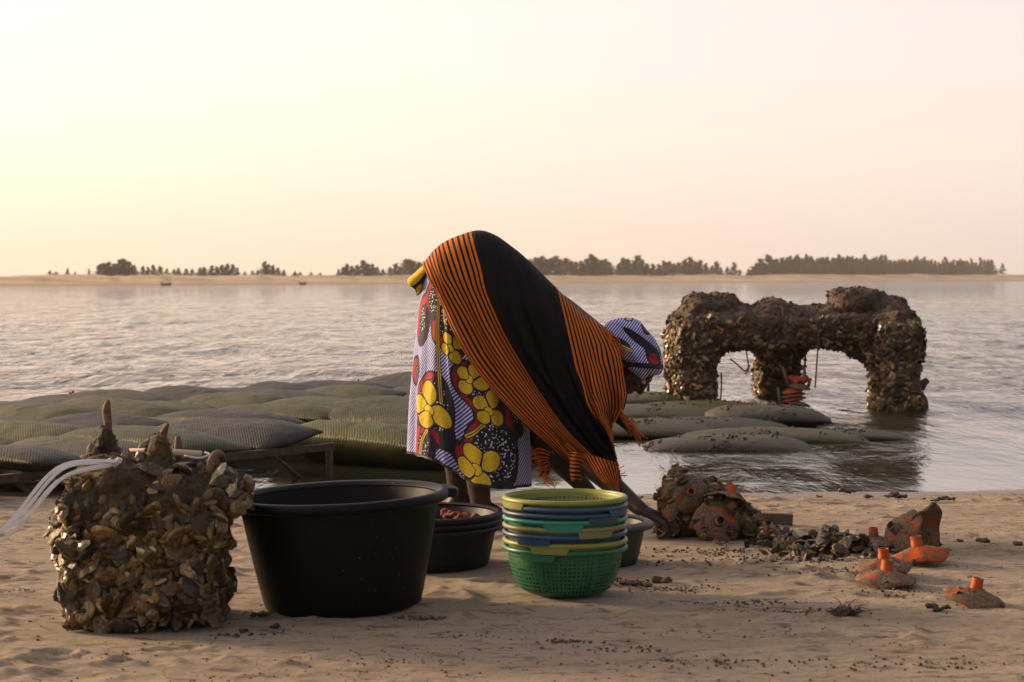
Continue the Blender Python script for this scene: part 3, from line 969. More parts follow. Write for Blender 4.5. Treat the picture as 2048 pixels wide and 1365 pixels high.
# rag in the top basin
rg = np.random.default_rng(4)
mb = MB()
for k in range(16):
    mb.ball((rg.normal(0, 0.045), rg.normal(0, 0.03), 0.02 + 0.045 * rg.random()), (0.035 + .02 * rg.random(), 0.025, 0.022), rot=tuple(rg.uniform(0, 3, 3)))
me, V, Nn = remesh(mb, 0.006, 2)
V += Nn * (0.016 * fbm(V * 45, 4))[:, None]; set_co(me, V)
rag = new_obj('rag', me, M['rag']); rag.location = (-0.168, 6.47, 0.120); rag.scale = (0.62, 0.6, 0.42)
tag(rag, 'crumpled orange rag lying in the topmost black basin', 'rag')
# ------------------------------------------------------------------ oyster-covered block (foreground)
rb = np.random.default_rng(21)
BC = Vector((-0.965, 5.40, 0.0))
mb = MB()
mb.box((0.0, 0, 0.17), (0.32, 0.32, 0.32), (0, 0, 0.10))
mb.box((0.0, -0.01, 0.08), (0.36, 0.33, 0.15), (0, 0, 0.05))
mb.ball((-0.08, -0.06, 0.32), (0.11, 0.12, 0.09)); mb.ball((0.10, -0.06, 0.33), (0.10, 0.12, 0.08))
for q in range(26):
    a_ = rb.uniform(0, 6.28); mb.ball((0.165 * max(-1, min(1, 1.4 * math.cos(a_))), 0.17 * max(-1, min(1, 1.4 * math.sin(a_))), rb.uniform(0.02, 0.33)), (rb.uniform(.03, .06), rb.uniform(.03, .05), rb.uniform(.03, .06)))
mb.ball((-0.17, 0.0, 0.22), (0.06, 0.15, 0.10)); mb.ball((0.155, 0.02, 0.29), (0.06, 0.13, 0.09)); mb.ball((0.0, -0.12, 0.26), (0.16, 0.09, 0.12))
mb.ball((-0.05, -0.06, 0.37), (0.15, 0.13, 0.06))
for c, h, r in (((-0.125, 0.10), 0.135, 0.085), ((0.045, -0.06), 0.135, 0.095), ((0.175, -0.02), 0.06, 0.075)):
    mb.tube([(c[0], c[1], 0.30), (c[0], c[1], 0.36), (c[0], c[1], 0.36 + h * 0.55), (c[0] + 0.003, c[1], 0.36 + h)], [r * 1.15, r, r * 0.45, 0.012], 14)
me, V, Nn = remesh(mb, 0.010, 3)
V += Nn * (0.034 * fbm(V * 9, 4) + 0.008 * fbm(V * 45, 3))[:, None]
V[:, 2] = np.maximum(V[:, 2], -0.01)
set_co(me, V)
block = empty('oyster_block', BC); tag(block, 'square block crusted with oysters and mud, stakes and white ties on top', 'oyster block')
core = new_obj('core', me, M['mud'], block)
def acc_big(c, n):   # most shells on the lower two thirds and the faces that show
    low = np.clip((0.34 - c[:, 2]) / 0.14, 0.05, 1) ** 1.3
    right = np.clip(-0.1 + c[:, 0] * 5, 0, 1)
    low = np.maximum(low, right * 0.8)
    return low * (n[:, 1] < 0.35) * (n[:, 2] > -0.6) * (c[:, 2] < 0.42)
P, Nn = sample_surface(me, 300, rb, acc_big)
put_shells(P, Nn, (0.045, 0.096), block, rb, nacre=0.035, tilt=0.45)
P, Nn = sample_surface(me, 1500, rb, lambda c, n: (np.clip((0.36 - c[:, 2]) / 0.16, 0.04, 1)) * (n[:, 2] > -0.7))
tag(shell_mass('shell_crust', P, Nn, (0.026, 0.062), M['shell_bits'], block, rb, 0.6), kind='stuff')
# weed and fibres on the upper part
P, Nn = sample_surface(me, 2600, rb, lambda c, n: np.clip((c[:, 2] - 0.16) / 0.2, 0.03, 1))
bits = [(np.array([(-.5, -.12, 0), (.5, -.05, .05), (.1, .16, .1), (0, 0, .35)]), [(0, 1, 3), (1, 2, 3), (2, 0, 3)])]
tag(shell_mass('weed_tufts', P, Nn, (0.007, 0.020), M['mud'], block, rb, 0.9, bits), kind='stuff')
for pts, r in (([(-0.125, 0.10, 0.44), (-0.122, 0.10, 0.50), (-0.126, 0.10, 0.545), (-0.12, 0.098, 0.572)], [0.012, 0.011, 0.013, 0.004]),
               ([(0.046, -0.06, 0.43), (0.050, -0.062, 0.475), (0.060, -0.064, 0.505), (0.069, -0.066, 0.520)], [0.017, 0.014, 0.008, 0.003]),
               ([(0.072, 0.05, 0.40), (0.076, 0.05, 0.45), (0.073, 0.052, 0.478)], [0.011, 0.012, 0.006]),
               ([(0.176, -0.09, 0.392), (0.184, -0.075, 0.428), (0.196, -0.045, 0.440), (0.203, -0.01, 0.425)], [0.009, 0.011, 0.011, 0.009])):
    MB().tube(catmull(pts, 9), list(np.interp(np.linspace(0, 1, 9), np.linspace(0, 1, len(r)), r)), 9).build('stake', M['stake'], block)
st = MB(); st.tube([(-0.05, 0.02, 0.438), (0.045, 0.03, 0.437), (0.14, 0.04, 0.430)], [0.010, 0.0105, 0.010], 10); st.build('wooden_peg', M['pale_wood'], block)
# white cable ties: flat straps leaving from a head on top, drooping to the left
hd = Vector((-0.045, -0.165, 0.432))
for q, (bend, end) in enumerate(((0.038, (-0.40, -0.16, 0.195)), (0.018, (-0.355, -0.18, 0.245)), (-0.004, (-0.33, -0.20, 0.258)), (0.006, (-0.36, -0.17, 0.215)))):
    e0 = hd + Vector((-0.006 * q, 0.006 * (q - 1.5), -0.004 * q)); e1 = Vector(end)
    mid = e0.lerp(e1, 0.42) + Vector((0.0, -0.01 * q, bend + 0.045)); mid2 = e0.lerp(e1, 0.75) + Vector((-0.004, 0, bend * 0.7))
    C = catmull([e0, mid, mid2, e1], 24)
    tb = MB(); V = []; F = []
    for i, p in enumerate(C):
        t = C[min(i + 1, 23)] - C[max(i - 1, 0)]; t /= np.linalg.norm(t)
        sd_ = np.cross(t, (0.25, -0.8, 0.5)); sd_ /= np.linalg.norm(sd_); nr = np.cross(t, sd_)
        w = 0.0046 * (1 if i < 20 else 0.6); h = 0.0011
        V += [p + sd_ * w + nr * h, p - sd_ * w + nr * h, p - sd_ * w - nr * h, p + sd_ * w - nr * h]
    for i in range(23):
        for j in range(4): F.append((i * 4 + j, i * 4 + (j + 1) % 4, i * 4 + 4 + (j + 1) % 4, i * 4 + 4 + j))
    F += [(3, 2, 1, 0), (92, 93, 94, 95)]
    tie = tb.add(V, F).build('cable_tie', M['white_plastic'], block, False)
    MB().box(e0 + Vector((0.006, 0, 0.002)), (0.013, 0.010, 0.010), (0.2, 0.4, 0.3)).build('tie_head', M['white_plastic'], tie, False)
lp = catmull([(0.10, 0.0, 0.430), (0.14, -0.01, 0.424), (0.165, 0.005, 0.432), (0.15, 0.03, 0.436)], 14)
MB().tube(lp, 0.0035, 6).build('cable_tie', M['white_plastic'], block)

# ------------------------------------------------------------------ ruined concrete frame crusted with oysters
rr_ = np.random.default_rng(8)
DR = 15.2
def rp(x, y, d=DR): return at(x, y, d)
u = DR / FPX
mb = MB()
def rbox(x0, x1, y0, y1, d0, d1, rot=(0, 0, 0)):
    dm = (d0 + d1) / 2
    a = at(x0, y0, dm); b = at(x1, y1, dm)
    mb.box(((a.x + b.x) / 2, dm, (a.z + b.z) / 2), (abs(b.x - a.x), d1 - d0, abs(a.z - b.z)), rot)
rbox(1352, 1818, 634, 690, 14.9, 15.5)            # front beam
rbox(1395, 1775, 622, 655, 15.1, 16.9)            # deck
rbox(1345, 1425, 645, 812, 14.95, 15.55); rbox(1752, 1828, 645, 838, 14.7, 15.3)    # front legs
rbox(1518, 1592, 640, 800, 16.3, 16.8)            # rear leg
rbox(1380, 1760, 640, 690, 16.2, 16.7)
for x, y, rx, ry, d in ((1372, 690, 44, 50, 15.2), (1352, 720, 24, 40, 15.2), (1405, 700, 40, 30, 15.2), (1800, 700, 42, 55, 15.0), (1815, 690, 28, 38, 15.0), (1762, 705, 36, 34, 15.1),
                        (1725, 690, 36, 26, 15.2), (1690, 680, 34, 22, 15.2), (1452, 680, 34, 24, 15.2), (1558, 690, 58, 34, 16.4), (1555, 720, 42, 40, 16.5), (1600, 670, 60, 22, 15.3), (1510, 672, 50, 22, 15.3), (1650, 672, 50, 22, 15.3),
                        (1785, 640, 34, 30, 15.1), (1382, 650, 30, 28, 15.2), (1384, 770, 40, 26, 15.2), (1388, 798, 38, 16, 15.2), (1790, 770, 42, 30, 15.0), (1788, 815, 40, 20, 15.0)):
    c = at(x, y, d); mb.ball((c.x, c.y, c.z), (rx * u, 0.30, ry * u), seg=16, rings=10)
tops = [(1400, 612, 34, 24, 15.3), (1432, 608, 40, 20, 15.4), (1465, 620, 34, 14, 15.4), (1382, 622, 16, 26, 15.3),
        (1545, 612, 34, 13, 16.3), (1700, 606, 36, 24, 15.3), (1735, 604, 42, 24, 15.4), (1768, 615, 34, 24, 15.3), (1682, 592, 20, 12, 15.3), (1735, 590, 30, 10, 15.4), (1795, 634, 26, 18, 15.2), (1690, 585, 14, 8, 15.3),
        (1560, 625, 110, 10, 15.3), (1640, 625, 60, 12, 15.4)]
for x, y, rx, ry, d in tops:
    c = at(x, y, d); mb.ball((c.x, c.y, c.z), (rx * u, 0.30, ry * u), seg=16, rings=10)
me, V, Nn = remesh(mb, 0.026, 2)
V += Nn * (0.065 * fbm(V * 3.2, 4) + 0.045 * fbm(V * 11, 5, 0.6))[:, None]
set_co(me, V)
ruin = empty('ruined_pier', (at(1590, 0, DR).x, DR, WATER_Z)); tag(ruin, 'ruined concrete frame on three legs, crusted with oysters, standing in water', 'ruin')
inv = -Vector(ruin.location)
core = new_obj('frame', me, M['rock'], ruin); core.location = inv
band = lambda c: np.clip((0.60 + 0.02 * np.sin(c[:, 0] * 9) - c[:, 2]) / 0.05, 0, 1)
off = np.array(inv)
P, Nn = sample_surface(me, 260, rr_, lambda c, n: band(c) * (n[:, 1] < -0.1) * (c[:, 1] < 15.6) * np.clip((c[:, 2] - 0.2) * 3, 0.3, 1.3))
put_shells(P + off, Nn, (0.06, 0.095), ruin, rr_, tilt=0.6)
P, Nn = sample_surface(me, 5200, rr_, lambda c, n: band(c) * (n[:, 1] < 0.5))
tag(shell_mass('oyster_crust', P + off, Nn, (0.045, 0.085), M['ruin_bits'], ruin, rr_, 0.75), kind='stuff')
P, Nn = sample_surface(me, 3200, rr_, lambda c, n: (1 - band(c)) * (n[:, 1] < 0.6))
tag(shell_mass('rough_growth', P + off, Nn, (0.02, 0.05), M['rock'], ruin, rr_, 0.9), kind='stuff')
for (x0, y0, pts, d, nm) in ((0, 0, [(1615, 615), (1622, 632), (1630, 640), (1637, 668), (1634, 720), (1630, 776)], 14.85, 'rope'),
                         (0, 0, [(1565, 612), (1566, 626), (1564, 645)], 14.9, 'rope'),
                         (0, 0, [(1492, 700), (1496, 725), (1497, 740), (1490, 748)], 16.0, 'rope'),
                         (0, 0, [(1460, 718), (1475, 730), (1490, 742), (1500, 730)], 15.4, 'rope'),
                         (0, 0, [(1442, 745), (1443, 770), (1441, 800)], 15.3, 'rope')):
    C = catmull([at(a, b, d) + inv for a, b in pts], 20)
    MB().tube(C, 0.006, 5).build(nm, M['rope'], ruin)
ch = MB()
for k in range(11):
    c = at(1611 - k * 0.3, 700 + k * 6.6, 15.3) + inv
    ch.ball((c.x, c.y, c.z), (0.016 if k % 2 else 0.009, 0.009 if k % 2 else 0.016, 0.016), seg=6, rings=5)
ch.build('chain', M['rust'], ruin)
# bundle of red-orange netting and collector discs under it
bp = at(1592, 818, 14.9)
bun = empty('collector_bundle', (bp.x, bp.y, WATER_Z)); tag(bun, 'red-orange bundle of stacked discs in the water under the ruin', 'bundle')
for k in range(6):
    z = 0.01 + 0.032 * k
    r = 0.105 - 0.006 * k + 0.006 * math.sin(k * 3)
    o = MB().lathe([(0.001, z + 0.02), (r * 0.6, z + 0.018), (r, z), (r, z - 0.008), (0.001, z - 0.004)], 24).build('disc', M['orange_muddy' if k % 2 else 'red_net'], bun)
    o.rotation_euler = (0.12 * math.sin(k * 2.1), 0.16, k)
mb = MB()
for k in range(9): mb.ball((rg.normal(0, 0.035), rg.normal(0, 0.03), 0.205 + 0.02 * rg.random()), 0.03)
me, V, Nn = remesh(mb, 0.010, 2); V += Nn * (0.012 * fbm(V * 25, 3))[:, None]; set_co(me, V)
new_obj('netting', me, M['red_net'], bun)
for x0, z0, x1, z1 in ((-0.05, 0.16, -0.10, 0.31), (-0.11, 0.0, -0.135, 0.16), (0.05, 0.18, 0.06, 0.30), (0.085, 0.16, 0.105, 0.23)):
    MB().tube([(x0, 0, z0), (x1, -0.02, z1)], [0.013, 0.010], 7).build('stick', M['old_wood'], bun)
# stump beside the right leg
pp = at(1841, 838, 14.9); sv = []
stump = MB().tube(catmull([(0, 0, -0.1), (0.01, 0, 0.05), (-0.03, 0, 0.12), (0.02, 0, 0.19), (0.055, 0.0, 0.215)], 16), list(np.interp(np.linspace(0, 1, 16), [0, .3, .5, .8, 1], [.055, .045, .05, .028, .02])), 10)
stump = stump.build('wooden_stump', M['rock'], None); stump.location = (pp.x, pp.y, WATER_Z)
tag(stump, 'short broken stump in the water beside the ruin', 'stump')
pp = at(1295, 800, 16.5)
post = MB().tube([(0, 0, -0.1), (0.004, 0, 0.08), (0.008, 0, 0.19)], [0.016, 0.014, 0.008], 7).build('thin_stake', M['rock'], None); post.location = (pp.x, pp.y, WATER_Z)
tag(post, 'thin dark stake standing in the water beneath the head', 'stake')

# ------------------------------------------------------------------ oyster bags on their trestles
E1 = Vector((0.6, 0.8, 0)); E2 = Vector((-0.8, 0.6, 0)); A0 = Vector((-0.856, 9.95, 0))
YAW = math.atan2(E2.y, E2.x)
def bag_mesh(seed, L=1.0, Wd=0.47, H=0.11, nu=44, nv=26, droop=0.0):
    u = np.linspace(-1, 1, nu); v = np.linspace(-1, 1, nv)
    U, Vv = np.meshgrid(u, v, indexing='ij')
    prof = np.clip(1 - np.abs(U) ** 4, 0, 1) ** 0.6 * np.clip(1 - np.abs(Vv) ** 2.4, 0, 1) ** 0.7
    Q = np.stack([U * 1.4, Vv * 1.2, np.full_like(U, seed * 3.7)], -1)
    lum = 1 + 0.22 * fbm(Q, 3) + 0.12 * fbm(Q * 6, 3)
    edge = 0.02 * fbm(np.stack([U * 3, Vv * 3, np.full_like(U, seed + .5)], -1), 2)
    X = U * L / 2 * (1 + edge) * (1 - 0.05 * Vv ** 2); Y = Vv * Wd / 2 * (1 + edge) * (1 - 0.07 * U ** 4)
    sag = -droop * np.clip(U, 0, 1) ** 2 - 0.02 * U ** 2
    top = H * prof * lum + 0.006 + sag; bot = -0.75 * H * prof - 0.006 + sag
    n = nu * nv
    Vt = np.concatenate([np.stack([X, Y, top], -1).reshape(-1, 3), np.stack([X, Y, bot], -1).reshape(-1, 3)])
    Ft = grid_faces(nu, nv)
    Fb = Ft[:, ::-1] + n
    ring = [i * nv for i in range(nu)] + [(nu - 1) * nv + j for j in range(1, nv)] + [i * nv + nv - 1 for i in range(nu - 2, -1, -1)] + [j for j in range(nv - 2, 0, -1)]
    Fs = np.array([(ring[k], ring[(k + 1) % len(ring)], ring[(k + 1) % len(ring)] + n, ring[k] + n) for k in range(len(ring))])
    uv = np.stack([X, Y], -1).reshape(-1, 2); uv = np.concatenate([uv, uv])
    return mesh_from('oyster_bag', Vt, np.concatenate([Ft, Fb, Fs[:, ::-1]]), True, uv)
bag_n = [0]
def bag(loc, yaw, mat, label, group, L=1.0, Wd=0.47, H=0.11, pitch=0, roll=0, droop=0.0, tie=None):
    bag_n[0] += 1
    o = new_obj('oyster_bag', bag_mesh(bag_n[0], L, Wd, H, droop=droop), M[mat])
    o.location = loc; o.rotation_euler = (roll, pitch, yaw)
    tag(o, label, 'oyster bag', group)
    if tie is not None:
        t = MB()
        for q in range(4): t.ball((tie + 0.014 * q, Wd / 2 * 0.55 + 0.01 * (q % 2), 0.028 + 0.004 * (q % 3)), (0.016, 0.010, 0.006), rot=(q, q * 2, 0), seg=7, rings=5)
        t.build('cord_tie', M['orange_clean'], o)
    return o
rbg = random.Random(12)
ROWN = ['front row on trestle', 'second row of bags back', 'third row of bags', 'farthest row of bags']
ORD = ['first', 'second', 'third', 'fourth', 'fifth', 'sixth', 'seventh', 'eighth', 'ninth', 'tenth', 'eleventh', 'twelfth']
LOOK = {'net_grey': 'grey mesh oyster bag', 'net_olive': 'olive mesh oyster bag', 'net_green': 'mossy green mesh oyster bag'}
rows = [(0.50, range(-6, 0), 0.115), (1.50, range(-7, 7), 0.085), (2.50, range(-6, 9), 0.07), (3.45, range(-5, 10), 0.065)]
for r, (offs, js, z) in enumerate(rows):
    for cnt, j in enumerate(js):
        c = A0 + E2 * (offs + rbg.uniform(-.05, .05)) + E1 * (0.27 + 0.50 * j + rbg.uniform(-.04, .04))
        if r == 3: mt = 'net_grey'
        elif r == 0: mt = rbg.choice(['net_grey', 'net_olive', 'net_green'])
        else: mt = rbg.choice(['net_green', 'net_green', 'net_olive', 'net_grey'])
        bag((c.x, c.y, z + rbg.uniform(-.02, .02)), YAW + rbg.uniform(-.10, .10), mt, '%s, %s from left, %s' % (LOOK[mt], ORD[cnt] if cnt < 12 else '%dth' % (cnt + 1), ROWN[r]),
            'oyster bags on the trestles left of the person', H=rbg.uniform(.052, .072), L=rbg.uniform(.92, 1.02), pitch=rbg.uniform(-.04, .04), roll=rbg.choice([-.26, -.18, -.1, .05, .12]) + rbg.uniform(-.04, .04),
            tie=rbg.choice([None, 0.42, -0.4]) if r == 3 else None)
# three bags slipping off the end of the front trestle into the water
for q, (x, d, z, yw, pt, rl, mt, lb) in enumerate(((-0.70, 10.55, 0.02, 2.55, -0.02, 0.24, 'net_olive', 'olive net bag sloping into the water beyond the trestle end'),
                                                 (-0.36, 10.9, 0.02, 2.45, 0.0, 0.16, 'net_green', 'mossy bag lying low behind the patterned skirt'),
                                                 (-0.62, 11.5, 0.07, 2.5, 0.02, 0.12, 'net_green', 'mossy bag behind the one sloping into the water'),
                                                 (0.0, 11.4, 0.0, 2.5, 0.0, 0.1, 'net_green', 'mossy bag mostly hidden behind the bent person'))):
    bag((x, d, z), yw, mt, lb, 'oyster bags slipped off the trestle', H=0.12, pitch=pt, roll=rl, L=1.05, Wd=0.6)
def trestle(offs, j0, j1, label, first):
    e = empty('iron_trestle', (A0.x, A0.y, WATER_Z)); tag(e, label, 'trestle', 'iron trestles under the oyster bags')
    zt = 0.135 if first else 0.085
    for s in (0.05, 0.95):
        a = E2 * (offs - 0.5 + s) + E1 * (0.5 * j0); b = E2 * (offs - 0.5 + s) + E1 * (0.5 * j1 + 0.03)
        MB().box((a + b) / 2 + Vector((0, 0, zt)), ((b - a).length, 0.035, 0.035), (0, 0, math.atan2(E1.y, E1.x))).build('rail', M['rust'], e, False)
        n = max(2, int(abs(j1 - j0) / 3) + 1)
        for k in range(n):
            p = a.lerp(b, k / (n - 1) * 0.985 + 0.007)
            MB().tube([p + Vector((0, 0, zt - 0.01)), p + Vector((0.004, 0, zt - 0.18)), p + Vector((0.006, 0, -0.35))], [0.017, 0.016, 0.016], 8).build('leg', M['rust'], e)
        for k in range(n - 1):
            p = a.lerp(b, (k + 1) / (n - 1) * 0.985 - 0.12); p2 = a.lerp(b, (k + 1) / (n - 1) * 0.985 - 0.03)
            MB().tube([p + Vector((0, 0, zt - 0.01)), p2 + Vector((0, 0, -0.06))], 0.011, 7).build('brace', M['rust'], e)
    for k in range(int(abs(j1 - j0)) + 1):
        c = E2 * offs + E1 * (0.5 * (j0 + k) + 0.01)
        MB().box(c + Vector((0, 0, zt - 0.006)), (0.9, 0.022, 0.022), (0, 0, YAW)).build('crossbar', M['rust'], e, False)
    return e
trestle(0.50, -6.2, 0, 'rusty iron trestle under the front row of oyster bags', True)
trestle(1.50, -7, 7, 'iron trestle hidden under the second row of oyster bags', False)
trestle(2.50, -6, 9, 'iron trestle hidden under the third row of oyster bags', False)
trestle(3.45, -5, 10, 'iron trestle hidden under the farthest row of oyster bags', False)
rbb = np.random.default_rng(91)
# right-hand bags, low in the water
for (x, y, d, z, yw, mt, L, Wd, H, rl, lb) in (
    (1285, 806, 15.2, -0.015, 0.15, 'net_olive', 1.1, 0.6, 0.06, 0.04, 'olive bag farthest right of the head, beside the ruin leg'),
    (1285, 828, 13.6, -0.015, 0.1, 'net_green', 1.15, 0.7, 0.075, 0.03, 'mossy green bag just right of the person, behind the tassel'),
    (1400, 822, 14.2, -0.03, 0.25, 'net_green', 1.05, 0.6, 0.07, 0.03, 'mossy bag in front of the left leg of the ruin'),
    (1255, 858, 12.4, -0.03, 0.0, 'net_olive', 1.0, 0.6, 0.075, 0.05, 'olive bag nearest the orange tassel, right of the person'),
    (1390, 850, 12.75, -0.04, 0.10, 'net_olive', 1.1, 0.6, 0.065, 0.05, 'brown debris-strewn bag between the mossy ones and the dark one'),
    (1530, 838, 13.3, -0.01, 0.12, 'net_grey', 0.72, 0.5, 0.095, 0.03, 'dark humped bag in front of the red-orange bundle'),
    (1455, 892, 11.5, -0.055, -0.03, 'net_grey', 0.86, 0.40, 0.075, 0.06, 'brown bag nearest the shore in the water, lying alone'),
    (1540, 880, 12.1, -0.055, 0.04, 'net_olive', 1.05, 0.5, 0.065, 0.03, 'olive bag with a net end just behind the nearest brown one'),
    (1690, 872, 12.3, -0.062, 0.0, 'net_grey', 0.70, 0.42, 0.045, 0.0, 'thin low bag farthest right, almost awash')):
    p = at(x, y, d)
    o = bag((p.x, d, z), yw, mt, lb, 'oyster bags low in the water right of the person', L=L * 1.1, Wd=Wd, H=H * 0.68, roll=rl)
    o.location.z += 0.012
    Pq, Nq = sample_surface(o.data, 110, rbb, lambda c, n: np.clip(fbm(c * 6 + d, 3) * 3 + 0.1, 0.02, 1) * (n[:, 2] > -0.5))
    tag(shell_mass('fouling', Pq, Nq, (0.012, 0.04), M['dark_mud'], o, rbb, 0.8), kind='stuff')

# ------------------------------------------------------------------ collectors: orange disc with a collar
def disc_meshes(seed):
    r = random.Random(seed); ph = [r.uniform(0, 6.28) for _ in range(4)]
    def wob(th, z): return 0.03 * math.sin(3 * th + ph[0]) + 0.02 * math.sin(5 * th + ph[1])
    top = [(0.019, 0.031), (0.026, 0.029), (0.040, 0.024), (0.058, 0.016), (0.074, 0.007), (0.086, -0.002)]
    bot = [(0.085, -0.006), (0.074, 0.003), (0.057, 0.012), (0.040, 0.020), (0.026, 0.025), (0.017, 0.027)]
    d = MB().lathe(top + bot + [top[0]], 40, wob)
    V = []
    for v in d.V:
        rr = math.hypot(v[0], v[1]); th = math.atan2(v[1], v[0])
        nz_ = float(fbm(np.array([v[0] * 55, v[1] * 55, seed * 3.3 + v[2] * 20]), 3))
        V.append((v[0] * (1 + 0.05 * nz_), v[1] * (1 + 0.05 * nz_), v[2] + 0.006 * nz_ * (rr > 0.03) + (rr / 0.081) ** 3 * (0.009 * math.sin(2 * th + ph[2]) + 0.005 * math.sin(5 * th + ph[3]))))
    d.V = V
    c = MB().lathe([(0.0170, 0.022), (0.0175, 0.040), (0.0160, 0.042), (0.0160, 0.060), (0.0130, 0.060), (0.0130, 0.022), (0.0170, 0.022)], 24)
    return d.mesh('disc'), c.mesh('collar')
DM = [disc_meshes(i) for i in range(4)]
def collector(loc, rot, label, mats=('orange', 'orange_clean'), s=1.0, k=0, parent=None, group=None):
    if parent is None:
        e = empty('collector_disc', loc, rot); tag(e, label, 'collector', group)
        a = new_obj('disc', DM[k][0].copy(), M[mats[0]], e); b = new_obj('collar', DM[k][1].copy(), M[mats[1]], e)
        e.scale = (s, s, s); auto_smooth(b, 40)
        rd = np.random.default_rng(int(abs(loc[0]) * 1e4))
        Pd, Nd = sample_surface(DM[k][0], 9, rd, lambda c, n: (n[:, 2] > 0.2) * (np.hypot(c[:, 0], c[:, 1]) > 0.03))
        put_shells(Pd, Nd, (0.010, 0.028), e, rd, 'barnacle_shell', tilt=0.4)
        return e
    a = new_obj('collector_disc', DM[k][0].copy(), M[mats[0]], parent); a.location = loc; a.rotation_euler = rot; a.scale = (s, s, s)
    b = new_obj('collar', DM[k][1].copy(), M[mats[1]], a); auto_smooth(b, 40)
    return a
GC = 'orange collector discs left on the sand'
def gp(x, y, dz=0.0): p = on_ground(x, y); p.z += dz; return p
collector(gp(1948, 1212, 0.018), (0.10, 0.16, 0.3), 'muddy collector disc lying by itself nearest the right edge', ('orange_muddy', 'orange_clean'), 1.0, 0, group=GC)
collector(gp(1772, 1172, 0.016), (0.05, 0.03, 1.2), 'muddy orange collector disc in front of another, right of the seaweed tuft', ('orange_muddy', 'orange_clean'), 1.02, 1, group=GC)
collector(gp(1768, 1152, 0.024), (-0.06, -0.02, 2.2), 'collector disc tucked right behind another one, only its collar clear', ('orange_muddy', 'orange_clean'), 1.0, 2, group=GC)
collector(gp(1838, 1126, 0.020), (0.16, 0.06, 4.0), 'brightest orange collector disc, in front of the two leaning ones', ('orange', 'orange_clean'), 1.08, 3, group=GC)
collector(gp(1748, 1100, 0.014), (0.05, -0.10, 0.5), 'collector disc half buried in the heap of loose oysters', ('orange_muddy', 'orange'), 0.95, 1, group=GC)
collector(gp(1806, 1104, 0.062), (math.radians(62), 0, math.radians(-62)), 'dark orange collector disc leaning on edge, its hollow side showing', ('orange_muddy', 'orange_muddy'), 1.02, 2, group=GC)
collector(gp(1846, 1100, 0.068), (math.radians(-72), 0, math.radians(38)), 'brown collector disc standing on edge against the other leaning disc', ('orange_muddy', 'orange_muddy'), 1.08, 0, group=GC)

# ------------------------------------------------------------------ clump of fouled collectors by the hand
rc = np.random.default_rng(31)
CP = on_ground(1432, 1082); CP.y += 0.12; CP.z = ground_z(CP.x, CP.y)
cl = empty('oyster_clump', CP); tag(cl, 'clump of orange collector discs overgrown with oysters, by the reaching hand', 'oyster clump')
mb = MB()
for x, z, rx, rz, y in ((-0.10, 0.10, 0.085, 0.10, 0.02), (-0.13, 0.16, 0.05, 0.05, 0.0), (-0.03, 0.14, 0.08, 0.06, 0.02), (0.03, 0.07, 0.10, 0.08, 0.0), (0.10, 0.05, 0.06, 0.055, -0.02), (-0.14, 0.05, 0.06, 0.05, 0.0), (0.17, 0.02, 0.06, 0.025, -0.04), (-0.12, 0.205, 0.03, 0.028, 0.0)):
    mb.ball((x, y, z), (rx, 0.085, rz))
me, V, Nn = remesh(mb, 0.007, 2)
V += Nn * (0.034 * fbm(V * 18, 4) + 0.010 * fbm(V * 60, 3))[:, None]; V[:, 2] = np.maximum(V[:, 2], -0.01); set_co(me, V)
new_obj('mud_core', me, M['orange_muddy'], cl)
P, Nn = sample_surface(me, 230, rc, lambda c, n: (n[:, 1] < 0.4) * np.clip(1.1 - c[:, 2] * 4, 0.3, 1))
put_shells(P, Nn, (0.028, 0.062), cl, rc, nacre=0.03, tilt=0.7)
P, Nn = sample_surface(me, 800, rc, lambda c, n: n[:, 2] > -0.8)
tag(shell_mass('shell_crust', P, Nn, (0.016, 0.036), M['shell_bits'], cl, rc, 0.9), kind='stuff')
collector((0.005, -0.110, 0.060), (math.radians(74), 0.12, 0.10), None, ('orange_muddy', 'orange_muddy'), 0.98, 0, cl)
P, Nn = sample_surface(DM[0][0], 26, rc, lambda c, n: n[:, 2] > 0.3)
put_shells(np.array([(0.005 + p[0], -0.115 - p[2] * 0.9, 0.060 + p[1]) for p in P if math.hypot(p[0], p[1]) > 0.035]), [(n[0] * .5, -1, n[1] * .5) for p, n in zip(P, Nn) if math.hypot(p[0], p[1]) > 0.035], (0.028, 0.05), cl, rc, tilt=0.5)
collector((0.045, -0.05, 0.125), (math.radians(-10), math.radians(28), 0.3), None, ('orange_muddy', 'orange'), 1.02, 1, cl)
collector((-0.09, -0.06, 0.155), (math.radians(75), 0.0, 0.15), None, ('orange_muddy', 'orange'), 0.8, 2, cl)
collector((-0.155, 0.0, 0.13), (math.radians(5), math.radians(-78), 0.0), None, ('orange_muddy', 'orange_muddy'), 0.85, 3, cl)
collector((0.055, 0.04, 0.135), (math.radians(-25), math.radians(15), 0.0), None, ('orange_muddy', 'orange_clean'), 0.8, 2, cl)
collector((0.13, -0.06, 0.03), (math.radians(20), math.radians(25), 0.0), None, ('orange_muddy', 'orange_clean'), 0.7, 1, cl)
rib = MB(); V = []; F = []
for i in range(22):
    t = i / 21
    for j in range(6):
        s_ = j / 5 - 0.5
        V.append((-0.165 + 0.055 * t + s_ * 0.05, -0.075 - 0.012 * math.cos(s_ * 3), 0.06 + 0.125 * t + 0.02 * s_ + 0.0022 * (i % 2)))
F = [tuple(f) for f in grid_faces(22, 6).tolist()]
rib.add(V, F); rb_o = rib.build('ribbed_tube', M['orange_muddy'], cl, False)
sm = rb_o.modifiers.new('thick', 'SOLIDIFY'); sm.thickness = 0.008
bd = MB().box((0, 0, 0.018), (0.20, 0.012, 0.05), (0.25, 0.03, -0.05)).build('board', M['old_wood'], None, False)
